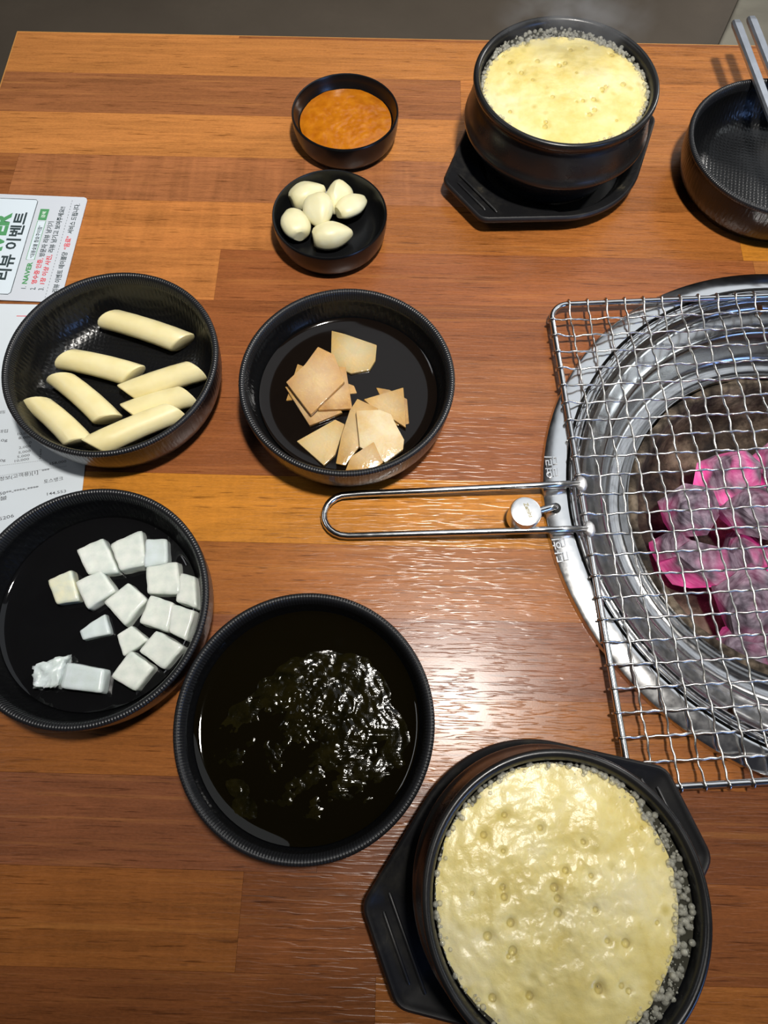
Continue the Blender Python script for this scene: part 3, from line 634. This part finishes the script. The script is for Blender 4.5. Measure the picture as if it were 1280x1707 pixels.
def pot(x, y, rz, triv_rz, off, sd, lab_pot, lab_tr, lab_egg, z0=0.0052, sc=1.0, ts_=(0, 0)):
    trivet(x + ts_[0], y + ts_[1], triv_rz, lab_tr)
    po = T(link('stone_pot', pot_me, None, None, (x, y, z0), 40), lab_pot, 'pot', 'black earthenware pots'); po.rotation_euler = (0, 0, rz); po.scale = (sc, sc, 1)
    rnd = random.Random(sd)
    lev = z0 + 0.0603
    eg = empty('egg_custard', (x, y, 0)); eg.scale = (sc, sc, 1); T(eg, lab_egg, 'egg custard')
    whey = disk_surface(0.0590, 20, 80, lambda a, b: lev - 0.0006, None)
    link('hot_liquid', whey, WHEY, eg, smooth=180)
    def shape(a):
        base = 0.0583 + 0.0012 * noise.noise(Vector((math.cos(a) * 3, math.sin(a) * 3, sd))) + 0.0010 * noise.noise(Vector((math.cos(a) * 11, math.sin(a) * 11, sd)))
        d = math.cos(a - math.atan2(off[1], off[0]))
        return base - math.hypot(*off) * max(0.0, -d) ** 1.3
    holes = [(rnd.uniform(-0.043, 0.043), rnd.uniform(-0.043, 0.043), rnd.uniform(0.0018, 0.0036)) for _ in range(30)]
    def zf(a, b):
        r = math.hypot(a, b); z = lev + 0.0022 * (1 - (r / 0.059) ** 4)
        z += 0.0008 * noise.noise(Vector((a * 80, b * 80, sd))) + 0.0004 * noise.noise(Vector((a * 240, b * 240, sd + 2))) + 0.00016 * noise.noise(Vector((a * 620, b * 620, sd + 4)))
        for hx, hy, hr in holes:
            dd = math.hypot(a - hx, b - hy) / hr
            if dd < 1.5: z -= hr * 0.55 * math.exp(-dd * dd * 2.2)
        return z
    link('curd', disk_surface(0.057, 90, 200, zf, shape), EGG, eg, smooth=180)
    bubbles([(hx, hy, zf(hx, hy) + hr * 0.1, hr * 0.62) for hx, hy, hr in holes], 'surface_bubbles', BUB, eg)
    sp = []
    for _ in range(520):
        a = rnd.uniform(0, 2 * PI); rr = shape(a) + rnd.gauss(0.0005, 0.0016)
        rr = min(rr, 0.0585); sp.append((rr * math.cos(a), rr * math.sin(a), lev + rnd.uniform(-0.0004, 0.001), rnd.choice((0.0003, 0.0004, 0.0005, 0.0007, 0.001, 0.0014))))
    aw = math.atan2(-off[1], -off[0])
    for _ in range(420):
        a = rnd.gauss(aw, 0.8); lo = shape(a) - 0.002; rr = rnd.uniform(lo, 0.0585)
        sp.append((rr * math.cos(a), rr * math.sin(a), lev + rnd.uniform(-0.0002, 0.0014), rnd.choice((0.0003, 0.0004, 0.0006, 0.0008, 0.0011, 0.0016))))
    bubbles(sp, 'froth', FROTH, eg)
PA = (0.1302, 0.4652); PB = (0.0830, -0.0573)
pot(*PA, 0.3, math.radians(216), (0.0, -0.0090), 3, 'black earthenware pot at the far end, beside the table edge', 'black trivet under the far earthenware pot', 'bubbling yellow egg custard in the far pot', sc=1.03, ts_=(0.0022, -0.0038))
pot(*PB, 1.3, math.radians(22), (-0.0065, 0.0022), 11, 'black earthenware pot nearest the camera, cut off by the bottom edge', 'black two-eared trivet under the near earthenware pot', 'bubbling pale yellow egg custard in the near pot')

# ------------------------------------------------------------------ built-in charcoal grill
TMP = bpy.data.scenes.new('text_workshop')
def text_mesh(body, height=None, width=None, bold=0.0, extrude=0.0, shear=0.0):
    c = bpy.data.curves.new('txt', 'FONT'); c.body = body; c.size = 1.0; c.offset = bold; c.extrude = extrude; c.shear = shear; c.resolution_u = 2
    o = bpy.data.objects.new('txt', c); TMP.collection.objects.link(o); TMP.view_layers[0].update()
    dg = TMP.view_layers[0].depsgraph; me = bpy.data.meshes.new_from_object(o.evaluated_get(dg)); bpy.data.objects.remove(o)
    xs = [v.co.x for v in me.vertices]; ys = [v.co.y for v in me.vertices]; x0, x1, y0, y1 = min(xs), max(xs), min(ys), max(ys)
    sy = height / (y1 - y0) if height else None; sx = width / (x1 - x0) if width else sy
    if sy is None: sy = sx
    for v in me.vertices: v.co = ((v.co.x - x0) * sx, (v.co.y - y0) * sy, v.co.z * (1 if extrude else 0))
    return me
grill = empty('table_grill', (GX, GY, 0)); T(grill, 'round steel charcoal grill set into the table top', 'grill')
ringp = [(0.170, -0.012), (0.1845, -0.0002), (0.1850, 0.0003), (0.1849, 0.0022), (0.1840, 0.0036), (0.1822, 0.0043), (0.1775, 0.0050), (0.1715, 0.0064), (0.1695, 0.0060), (0.1685, 0.0030), (0.1685, -0.012), (0.170, -0.012)]
ring = link('trim_ring', lathe(ringp, 160), STEEL, grill, smooth=35)
ringp2 = [(0.1676, -0.010), (0.1676, 0.0036), (0.1668, 0.0050), (0.1650, 0.0054), (0.1636, 0.0046), (0.1630, 0.0030), (0.1620, 0.0028), (0.1608, 0.0034), (0.1596, 0.0026), (0.1586, 0.0000), (0.1560, -0.0040), (0.1500, -0.0062), (0.1440, -0.0084), (0.1412, -0.0104), (0.1396, -0.0150), (0.1376, -0.0230), (0.1345, -0.0310), (0.1305, -0.0350), (0.1240, -0.0362), (0.1200, -0.0350), (0.1180, -0.0320), (0.1165, -0.0318), (0.1158, -0.0340), (0.1155, -0.080), (0.1175, -0.080), (0.1180, -0.0400), (0.1360, -0.0390), (0.1676, -0.0100)]
link('basin', lathe(smooth_profile(ringp2, 2), 160), STEELD, grill, smooth=35)
def mat_ash():
    t = NT('ashy_fire_clay'); v = t.coord('Object'); n = t.noise(v, 28, 6, 0.68); n2 = t.noise(v, 110, 4, 0.6)
    c = t.ramp(n, [(0.38, (0.012, 0.009, 0.007)), (0.50, (0.060, 0.044, 0.030)), (0.62, (0.20, 0.155, 0.11)), (0.78, (0.27, 0.23, 0.19))])
    t.P(Base_Color=c, Roughness=0.95, Normal=t.bump(n, 0.8, 0.004, t.bump(n2, 0.5, 0.0015))); return t.m
ASH = mat_ash()
fp = lathe(smooth_profile([(0.1150, -0.0345), (0.1120, -0.0330), (0.1085, -0.0345), (0.1065, -0.0400), (0.1040, -0.0520), (0.1000, -0.0660), (0.0900, -0.0780), (0.0500, -0.0820), (0.0, -0.0830)], 5), 120)
for v in fp.vertices: v.co += noise.noise_vector(v.co * 60) * 0.0018
link('fire_pot', fp, ASH, grill, smooth=60)
link('ash_tub', lathe([(0.1154, -0.0346), (0.1154, -0.095), (0.0, -0.095)], 64), simple('dark_iron', (0.03, 0.03, 0.03), 0.6, 0.5), grill, smooth=35)
emb = mat_steel('embossed_steel', 0.62, 0.22)
for body, wx, wy, ang, h in (('열림', 0.1160, 0.1790, 90, 0.0085), ('닫힘', 0.1178, 0.1215, 97, 0.0085)):
    m = text_mesh(body, h, 0.0155, 0.0, 0.0)
    bm = bmesh.new(); bm.from_mesh(m); r = bmesh.ops.extrude_face_region(bm, geom=bm.faces[:]); bmesh.ops.translate(bm, verts=[e for e in r['geom'] if isinstance(e, bmesh.types.BMVert)], vec=(0, 0, 0.0009)); bmesh.ops.recalc_face_normals(bm, faces=bm.faces); bm.to_mesh(m); bm.free()
    o = link('embossed_lettering', m, emb, ring, (wx - GX, wy - GY, 0.0051)); o.rotation_euler = (0, 0, math.radians(ang))
# damper knob and lever
kx, ky = 0.0897 - GX, 0.1503 - GY
kn = link('damper_knob', lathe([(0, 0.0045), (0.0092, 0.0045), (0.0102, 0.0056), (0.0102, 0.0170), (0.0095, 0.0184), (0.0080, 0.0188), (0, 0.0189)], 64), mat_steel('knob_chrome', 0.75, 0.3, scr=0.01), grill, (kx, ky, 0), 30)
lg = text_mesh('Zemins', 0.0030, 0.0104, 0.03, 0.0, 0.15); o = link('knob_lettering', lg, simple('gold_print', (0.34, 0.30, 0.17), 0.5), kn, (-0.0016, 0.0052, 0.01895)); o.rotation_euler = (0, 0, math.radians(-72))
link('damper_lever', tube([(kx + 0.006, ky + 0.002, 0.0110), (kx + 0.0165, ky + 0.0055, 0.0105), (kx + 0.0205, ky + 0.0068, 0.0095), (kx + 0.0222, ky + 0.0073, 0.0060), (kx + 0.0224, ky + 0.0073, 0.0)], 0.0023, 14), STEEL, grill, smooth=60)
link('lever_slot', lathe([(0.0, 0.0), (0.0032, 0.0), (0.0034, 0.0003), (0.0030, 0.0006), (0, 0.0006)], 24), simple('slot_shade_black', (0.01, 0.01, 0.01), 0.8), grill, (kx + 0.0224, ky + 0.0073, 0.0058), 40)  # flat disc, shade inside the lever hole put into its black colour

# ------------------------------------------------------------------ wire grill net
NX, NY, NZ, NA = 0.2935, 0.1610, 0.0089, math.radians(3.3)
net = empty('grill_net', (NX, NY, NZ), NA); T(net, 'square woven steel grill net with a looped handle over the charcoal', 'grill net')
HS = 0.1640; CR = 0.013
fpts = []
for cx, cy, a0 in ((HS - CR, HS - CR, 0), (-HS + CR, HS - CR, 90), (-HS + CR, -HS + CR, 180), (HS - CR, -HS + CR, 270)):
    for k in range(9):
        a = math.radians(a0 + 90 * k / 8); fpts.append((cx + CR * math.cos(a), cy + CR * math.sin(a), 0))
link('frame', tube(fpts, 0.0021, 12, True), STEEL, net, smooth=180)
NW = 24; SPC = 2 * HS / NW
def wire_mesh(phase):
    pts = []; n = NW * 8; W = HS
    # wrapped end
    for k in range(7):
        a = math.radians(-70 + 160 * k / 6) ; pts.append((-W - 0.0030 * math.cos(a), 0, 0.0030 * math.sin(a)))
    for k in range(1, n):
        x = -W + 2 * W * k / n; s = math.sin(PI * (x + W) / SPC + phase) 
        pts.append((x, 0.00028 * math.sin(3 * PI * (x + W) / SPC), 0.0009 * s + 0.0022 * max(0, 1 - (W - abs(x)) / (SPC * 0.7))))
    for k in range(7):
        a = math.radians(90 - 160 * k / 6); pts.append((W + 0.0030 * math.cos(a), 0, 0.0030 * math.sin(a)))
    return tube(pts, 0.00078, 6)
wm = [wire_mesh(PI / 2), wire_mesh(-PI / 2)]
for i in range(1, NW):
    p = -HS + SPC * i
    o = link('wire', wm[i % 2], STEELN, net, (0, p, 0)); 
    o = link('wire', wm[(i + 1) % 2], STEELN, net, (p, 0, 0)); o.rotation_euler = (0, 0, PI / 2)
for m_ in wm:
    for p in m_.polygons: p.use_smooth = True
def nl(wx, wy, z): # world -> net local
    dx, dy = wx - NX, wy - NY; return (dx * math.cos(NA) + dy * math.sin(NA), -dx * math.sin(NA) + dy * math.cos(NA), z - NZ)
hp = [(0.1275, 0.1722, 0.0120), (0.10, 0.1712, 0.0110), (0.03, 0.1687, 0.0070), (-0.015, 0.1671, 0.0050), (-0.024, 0.1664, 0.0046)]
A_, B_ = Vector((-0.0245, 0.1664)), Vector((-0.0238, 0.1380)); C_ = (A_ + B_) / 2
for k in range(1, 12):
    a = math.radians(90 + 180 * k / 12); hp.append((C_.x + 0.0142 * math.cos(a) * 1.05, C_.y + 0.0142 * math.sin(a), 0.0046))
hp += [(-0.023, 0.1380, 0.0046), (-0.015, 0.1381, 0.0050), (0.03, 0.1391, 0.0070), (0.10, 0.1404, 0.0110), (0.1300, 0.1410, 0.0120)]
link('handle', tube([nl(*p) for p in hp], 0.0023, 12), STEEL, net, smooth=180)
weld = mat_steel('weld_bead', 0.75, 0.45, (300, 300, 300), 0.6)
for wx, wy in ((0.1288, 0.1722), (0.1308, 0.1411)):
    bm = bmesh.new(); bmesh.ops.create_icosphere(bm, subdivisions=3, radius=1)
    for v in bm.verts: v.co = Vector((v.co.x * 0.0036, v.co.y * 0.0052, v.co.z * 0.0026)) * (1 + 0.15 * noise.noise(v.co * 3))
    link('weld_bead', frombm(bm), weld, net, nl(wx, wy, 0.0118), 180)

# ------------------------------------------------------------------ charcoal
def mat_coal():
    t = NT('glowing_charcoal'); oi = t.n('ShaderNodeObjectInfo'); v = t.coord('Object'); n = t.noise(v, 24, 2, 0.5, 0.3); n2 = t.noise(t.coord('Object', (1, 1, 6)), 60, 4, 0.65)
    c = t.ramp(n2, [(0.34, (0.035, 0.028, 0.036)), (0.52, (0.19, 0.165, 0.20)), (0.72, (0.40, 0.35, 0.40))])
    c = t.mix(t.math('MULTIPLY', oi.outputs['Alpha'], 0.15), c, (0.55, 0.16, 0.36, 1))
    g = t.ramp(n, [(0.44, (0, 0, 0)), (0.68, (1, 1, 1))])
    st_ = t.math('MULTIPLY', g, t.math('MULTIPLY', t.math('POWER', oi.outputs['Alpha'], 1.6), 2.0))
    t.P(Base_Color=c, Roughness=0.9, Emission_Color=(0.85, 0.055, 0.30, 1), Emission_Strength=st_, Normal=t.bump(n2, 0.5, 0.002)); return t.m
COAL = mat_coal()
def coal(loc, size, rot, sd, glow, label, pts=26):
    rnd = random.Random(sd); bm = bmesh.new()
    for _ in range(pts):
        d = Vector((rnd.gauss(0, 1), rnd.gauss(0, 1), rnd.gauss(0, 1))).normalized(); k = 4.0
        nn = (abs(d.x) ** k + abs(d.y) ** k + abs(d.z) ** k) ** (1 / k); d = d / nn * rnd.uniform(0.82, 1.0)
        bm.verts.new((d.x * size[0] / 2, d.y * size[1] / 2, d.z * size[2] / 2))
    r = bmesh.ops.convex_hull(bm, input=bm.verts); bmesh.ops.delete(bm, geom=[e for e in r['geom_interior'] if isinstance(e, bmesh.types.BMVert)], context='VERTS')
    bmesh.ops.recalc_face_normals(bm, faces=bm.faces)
    o = link('charcoal', frombm(bm), COAL, None, loc); o.rotation_euler = rot; o.color = (1, 1, 1, glow); T(o, label, 'charcoal', 'glowing charcoal pieces')
coal((0.2570, 0.2030, -0.050), (0.050, 0.040, 0.040), (0.2, 0.1, 0.3), 1, 1.0, 'rounded bright pink charcoal lump at the back of the fire', 40)
coal((0.2260, 0.1780, -0.050), (0.046, 0.044, 0.030), (0.3, 0.25, 0.5), 2, 0.35, 'pale ash-grey charcoal slab left of the bright pink lump')
coal((0.2130, 0.1520, -0.056), (0.034, 0.022, 0.026), (0.1, 0.3, 0.4), 3, 0.55, 'small leftmost charcoal splinter in the fire')
coal((0.2300, 0.1370, -0.055), (0.070, 0.034, 0.030), (0.1, 0.0, -0.08), 4, 0.65, 'long pinkish charcoal block lying crosswise at the left')
coal((0.2720, 0.1720, -0.046), (0.050, 0.052, 0.036), (-0.2, 0.2, 0.8), 5, 0.35, 'grey faceted charcoal chunk in front of the bright pink lump')
coal((0.2600, 0.1050, -0.050), (0.050, 0.062, 0.036), (0.2, -0.2, 0.3), 6, 0.28, 'dark grey triangular charcoal piece nearest the front')
coal((0.2560, 0.0760, -0.058), (0.050, 0.034, 0.026), (0.1, 0.1, -0.4), 7, 0.45, 'low charcoal piece under the front triangular one')
coal((0.2620, 0.1430, -0.056), (0.040, 0.036, 0.030), (0.3, 0.2, 1.1), 8, 0.9, 'hot magenta charcoal piece wedged in the middle of the fire')
coal((0.2960, 0.2080, -0.050), (0.044, 0.050, 0.036), (0.2, 0.3, 0.2), 9, 0.8, 'violet charcoal lump right of the bright pink one')
coal((0.3040, 0.1420, -0.050), (0.060, 0.050, 0.036), (0.1, 0.2, 0.6), 10, 0.5, 'grey charcoal slab at the right edge of the picture')
coal((0.3020, 0.0980, -0.052), (0.046, 0.052, 0.036), (0.2, 0.1, 0.1), 11, 0.4, 'charcoal chunk at the right edge beside the triangular piece')
coal((0.3450, 0.1750, -0.052), (0.060, 0.050, 0.036), (0.1, 0.2, 0.9), 12, 0.6, 'charcoal chunk on the far right of the fire')

# ------------------------------------------------------------------ chopsticks
def chopstick(tip, d, L, label):
    d = Vector(d).normalized(); q = d.to_track_quat('X', 'Z'); bm = bmesh.new(); rings = []
    for t, w, h in ((0, 0.0034, 0.0020), (0.004, 0.0040, 0.0024), (0.5, 0.0036, 0.0023), (1.0, 0.0020, 0.0017)):
        x = t * L if t > 0.01 else t; c = 0.45
        prof = [(-w, -h * c), (-w * 0.62, -h), (w * 0.62, -h), (w, -h * c), (w, h * c), (w * 0.62, h), (-w * 0.62, h), (-w, h * c)]
        rings.append([bm.verts.new((x, a, b)) for a, b in prof])
    for A, B in zip(rings, rings[1:]):
        for k in range(8): bm.faces.new((A[k], A[(k + 1) % 8], B[(k + 1) % 8], B[k]))
    bm.faces.new(rings[0][::-1]); bm.faces.new(rings[-1]); bmesh.ops.recalc_face_normals(bm, faces=bm.faces)
    o = link('chopstick', frombm(bm), mat_steel('chopstick_steel', 0.62, 0.40, (20, 20, 20), 0.01, (0.92, 0.98, 1.08)), None, tip); o.rotation_mode = 'QUATERNION'; o.rotation_quaternion = q
    T(o, label, 'chopstick', 'pair of steel chopsticks')
chopstick((0.2852, 0.5700, 0.0428), (0.0050, -0.0635, 0.0), 0.215, 'left one of the two steel chopsticks across the empty bowl')
chopstick((0.2985, 0.5745, 0.0428), (0.0050, -0.0635, 0.0), 0.215, 'right one of the two steel chopsticks across the empty bowl')

# ------------------------------------------------------------------ review card
paper = simple('coated_card', (0.62, 0.66, 0.72), 0.35); white = simple('card_white_panel', (0.70, 0.79, 0.86), 0.35)
INK = simple('dark_ink', (0.035, 0.055, 0.06), 0.5); GREEN = simple('green_ink', (0.09, 0.32, 0.13), 0.5); REDI = simple('red_ink', (0.70, 0.05, 0.07), 0.5); WTX = simple('white_ink', (0.75, 0.85, 0.78), 0.5)
KX, KY = -0.2377, 0.4224
card = empty('review_card', (KX, KY, 0)); T(card, 'printed review-event card with green and red lettering at the left table edge', 'card')
CA = math.radians(-2.5)
def cl(wx, wy): return (wx - KX, wy - KY)
def cpoly(pts): return [cl(*p) for p in pts]
dx, dy = Vector((math.cos(CA), math.sin(CA))), Vector((-math.sin(CA), math.cos(CA)))
def cc(u, w): p = dx * u + dy * w; return (p.x, p.y)
corner_r = 0.003
body = [cc(-0.092, 0.0), cc(-corner_r, 0.0), cc(-corner_r * 0.3, -corner_r * 0.3), cc(0, -corner_r), cc(0, -0.1015), cc(-0.092, -0.1015)]
link('card_sheet', prism(body, 0.0009, 0.0015), paper, card)
ZT = 0.00156
def cquad(name, pts, mat, z=ZT): return link(name, prism(pts, z - 0.00002, z + 0.00002), mat, card)
def frame_outline(name, pts, w, mat, z=ZT):
    return link(name, tube([(x, y, z) for x, y in pts], w, 6, True), mat, card)
pan = [cc(-0.088, -0.0045), cc(-0.0405, -0.0045), cc(-0.0388, -0.0062), cc(-0.0388, -0.0945), cc(-0.0405, -0.0962), cc(-0.088, -0.0962)]
cquad('panel', pan, white, 0.00153); frame_outline('panel_outline', pan, 0.00028, INK, 0.00150)
def ctext(body, p0, p1, h, mat, bold=0.012, name='lettering', z=0.00158):
    x0, y0 = cl(*p0); x1, y1 = cl(*p1); L = math.hypot(x1 - x0, y1 - y0); me = text_mesh(body, h, L, bold)
    o = link(name, me, mat, card, (x0, y0, z)); o.rotation_euler = (0, 0, math.atan2(y1 - y0, x1 - x0)); return o
def seg(p0, p1, a, b): return (p0[0] + (p1[0] - p0[0]) * a, p0[1] + (p1[1] - p0[1]) * a), (p0[0] + (p1[0] - p0[0]) * b, p0[1] + (p1[1] - p0[1]) * b)
ctext('NAVER', (-0.2960, 0.3440), (-0.2942, 0.4062), 0.0125, GREEN, 0.05, 'title_lettering')
ctext('리뷰 이벤트', (-0.2842, 0.3410), (-0.2812, 0.4065), 0.0115, INK, 0.03, 'title_lettering')
ctext('1.', (-0.2700, 0.3332), (-0.2699, 0.3352), 0.0036, INK)
ctext('NAVER', (-0.2699, 0.3375), (-0.2692, 0.3580), 0.0040, GREEN, 0.04)
sbx = cpoly([(-0.2731, 0.3982), (-0.2667, 0.3978), (-0.2687, 0.3603), (-0.2750, 0.3604)])
cquad('search_box', sbx, white, 0.00153); frame_outline('search_box_outline', sbx, 0.00022, GREEN, 0.00151)
ctext('“대풍숯불 참숯구이점”', (-0.2692, 0.3618), (-0.2681, 0.3935), 0.0036, INK, 0.02)
cquad('search_button', cpoly([(-0.2731, 0.4103), (-0.2660, 0.4101), (-0.2666, 0.3988), (-0.2733, 0.3992)]), GREEN, 0.00153)
ctext('검색', (-0.2682, 0.4012), (-0.2678, 0.4074), 0.0032, WTX, 0.02)
a, b = (-0.2627, 0.3322), (-0.2600, 0.3975)
ctext('2.', *seg(a, b, 0, 0.035), 0.0040, INK); ctext('영수증 인증,', *seg(a, b, 0.08, 0.45), 0.0046, REDI, 0.025); ctext('방문자 리뷰 남기기', *seg(a, b, 0.475, 1), 0.0046, INK, 0.02)
a, b = (-0.2564, 0.3319), (-0.2535, 0.4125)
ctext('3.', *seg(a, b, 0, 0.03), 0.0040, INK); ctext('1장 이상 사진,', *seg(a, b, 0.07, 0.41), 0.0046, REDI, 0.025); ctext('리뷰 남기고 보여주세요!!', *seg(a, b, 0.44, 1), 0.0046, INK, 0.02)
a, b = (-0.2454, 0.3300), (-0.2424, 0.4157)
ctext('리뷰 이벤트 테이블당', *seg(a, b, 0.0, 0.44), 0.0046, INK, 0.02); ctext('“음료”', *seg(a, b, 0.47, 0.62), 0.0046, REDI, 0.025); ctext('서비스 드립니다.', *seg(a, b, 0.65, 1), 0.0046, INK, 0.02)
bm = bmesh.new()
for k in range(34):
    t = k / 34; p, q = seg((-0.2540, 0.3250), (-0.2494, 0.4205), t, t + 0.015); p, q = cl(*p), cl(*q)
    d = Vector((q[0] - p[0], q[1] - p[1])).normalized(); nn = Vector((-d.y, d.x)) * 0.00014
    bm.faces.new([bm.verts.new((p[0] + nn.x, p[1] + nn.y, 0.00158)), bm.verts.new((q[0] + nn.x, q[1] + nn.y, 0.00158)), bm.verts.new((q[0] - nn.x, q[1] - nn.y, 0.00158)), bm.verts.new((p[0] - nn.x, p[1] - nn.y, 0.00158))])
link('dashed_line', frombm(bm), INK, card)

# ------------------------------------------------------------------ receipt
RX, RY = -0.2023, 0.1871
rec = empty('receipt', (RX, RY, 0)); T(rec, 'white printed receipt lying under the two left bowls', 'receipt')
tp = NT('thermal_paper'); npp = tp.noise(tp.coord('Object'), 30, 3, 0.5)
tp.P(Base_Color=(0.66, 0.72, 0.77, 1), Roughness=0.55, Normal=tp.bump(npp, 0.15, 0.003))
def rl(wx, wy): return (wx - RX, wy - RY)
outl = [(-0.3080, 0.3205), (-0.2140, 0.3190), (-0.2023, 0.1871), (-0.2003, 0.1500), (-0.1990, 0.1300), (-0.2950, 0.1250)]
link('receipt_sheet', prism([rl(*p) for p in outl], 0.0001, 0.0005), tp.m, rec)
PINK = simple('thermal_print', (0.085, 0.09, 0.10), 0.6)
def rtext(body, p0, p1, h, bold=0.004, mat=None):
    x0, y0 = rl(*p0); x1, y1 = rl(*p1); L = math.hypot(x1 - x0, y1 - y0); me = text_mesh(body, h, L, bold)
    o = link('printed_line', me, mat or PINK, rec, (x0, y0, 0.00055)); o.rotation_euler = (0, 0, math.atan2(y1 - y0, x1 - x0)); return o
rtext('대림', (-0.2690, 0.2272), (-0.2647, 0.2279), 0.0026); rtext('대컵', (-0.2660, 0.2123), (-0.2597, 0.2131), 0.0026)
rtext('10,000', (-0.2525, 0.2106), (-0.2430, 0.2120), 0.0022); rtext('150g', (-0.2670, 0.2047), (-0.2585, 0.2058), 0.0026)
rtext('8,000', (-0.2512, 0.2074), (-0.2425, 0.2088), 0.0022); rtext('0', (-0.2434, 0.2044), (-0.2418, 0.2047), 0.0020)
rtext('2,000', (-0.2495, 0.2001), (-0.2417, 0.2016), 0.0021); rtext('5,000', (-0.2491, 0.1965), (-0.2412, 0.1980), 0.0021)
rtext('5,000', (-0.2493, 0.1933), (-0.2411, 0.1949), 0.0021); rtext('10,000', (-0.2504, 0.1902), (-0.2410, 0.1920), 0.0021)
rtext('2', (-0.2350, 0.1985), (-0.2337, 0.1987), 0.0020); rtext('2', (-0.2346, 0.1960), (-0.2333, 0.1962), 0.0020); rtext('2', (-0.2345, 0.1929), (-0.2331, 0.1932), 0.0020)
rtext('150g', (-0.2640, 0.1895), (-0.2567, 0.1908), 0.0025); rtext('158,000', (-0.2262, 0.1883), (-0.2154, 0.1904), 0.0022)
rtext('승인정보(고객용)[1]  ***', (-0.2650, 0.1744), (-0.2255, 0.1832), 0.0036, 0.008); rtext('토스뱅크', (-0.2278, 0.1749), (-0.2153, 0.1775), 0.0030)
rtext('5317-50**-****-****', (-0.2660, 0.1642), (-0.2307, 0.1712), 0.0024, 0.012); rtext('시불', (-0.2600, 0.1612), (-0.2500, 0.1634), 0.0030); rtext('144,553', (-0.2241, 0.1660), (-0.2118, 0.1684), 0.0024)
rtext('15206', (-0.2540, 0.1478), (-0.2430, 0.1510), 0.0024)
rtext('─', (-0.2727, 0.3090), (-0.2640, 0.3090), 0.0006, 0.0, REDI)
def dashes(p0, p1, n):
    bm = bmesh.new()
    for k in range(n):
        p, q = seg(p0, p1, k / n, (k + 0.55) / n); p, q = rl(*p), rl(*q); h = 0.00011
        bm.faces.new([bm.verts.new((p[0], p[1] - h, 0.00055)), bm.verts.new((q[0], q[1] - h, 0.00055)), bm.verts.new((q[0], q[1] + h, 0.00055)), bm.verts.new((p[0], p[1] + h, 0.00055))])
    link('dashed_line', frombm(bm), PINK, rec)
dashes((-0.2650, 0.1793), (-0.2145, 0.1880), 44); dashes((-0.2650, 0.1872), (-0.2280, 0.1925), 30)
bpy.data.scenes.remove(TMP)

# ------------------------------------------------------------------ steam over the hot pots and the soup
def steam(x, y, z, rx, ry, rz, dens, off, label):
    t = NT('steam_vapour'); t.t.nodes.remove(t.p)
    tc_ = t.n('ShaderNodeTexCoord')
    ln = t.n('ShaderNodeVectorMath', operation='LENGTH'); t.set(ln.inputs[0], tc_.outputs['Object'])
    fall = t.ramp(ln.outputs['Value'], [(0.15, (1, 1, 1)), (0.95, (0, 0, 0))])
    n = t.noise(t.coord('Object', (1.0, 1.0, 0.8), offs=off), 2.2, 2, 0.55, 0.6)
    d = t.math('MULTIPLY', t.math('MULTIPLY', fall, t.ramp(n, [(0.42, (0, 0, 0)), (0.70, (1, 1, 1))])), dens)
    vs = t.n('ShaderNodeVolumeScatter'); vs.inputs['Color'].default_value = (0.95, 0.96, 0.98, 1); vs.inputs['Anisotropy'].default_value = 0.3; t.set(vs.inputs['Density'], d)
    t.set(t.out.inputs['Volume'], vs.outputs[0])
    bm = bmesh.new(); bmesh.ops.create_icosphere(bm, subdivisions=3, radius=1.0)
    o = link('steam', frombm(bm), t.m, None, (x, y, z)); o.scale = (rx, ry, rz); T(o, label, 'steam', kind='stuff')
steam(PA[0], PA[1] + 0.022, 0.100, 0.062, 0.042, 0.026, 38.0, (1, 2, 3), 'faint wisp of steam rising from the far egg pot')
steam(PB[0] - 0.005, PB[1], 0.095, 0.060, 0.060, 0.020, 12.0, (4, 1, 7), 'faint wisp of steam rising from the near egg pot')
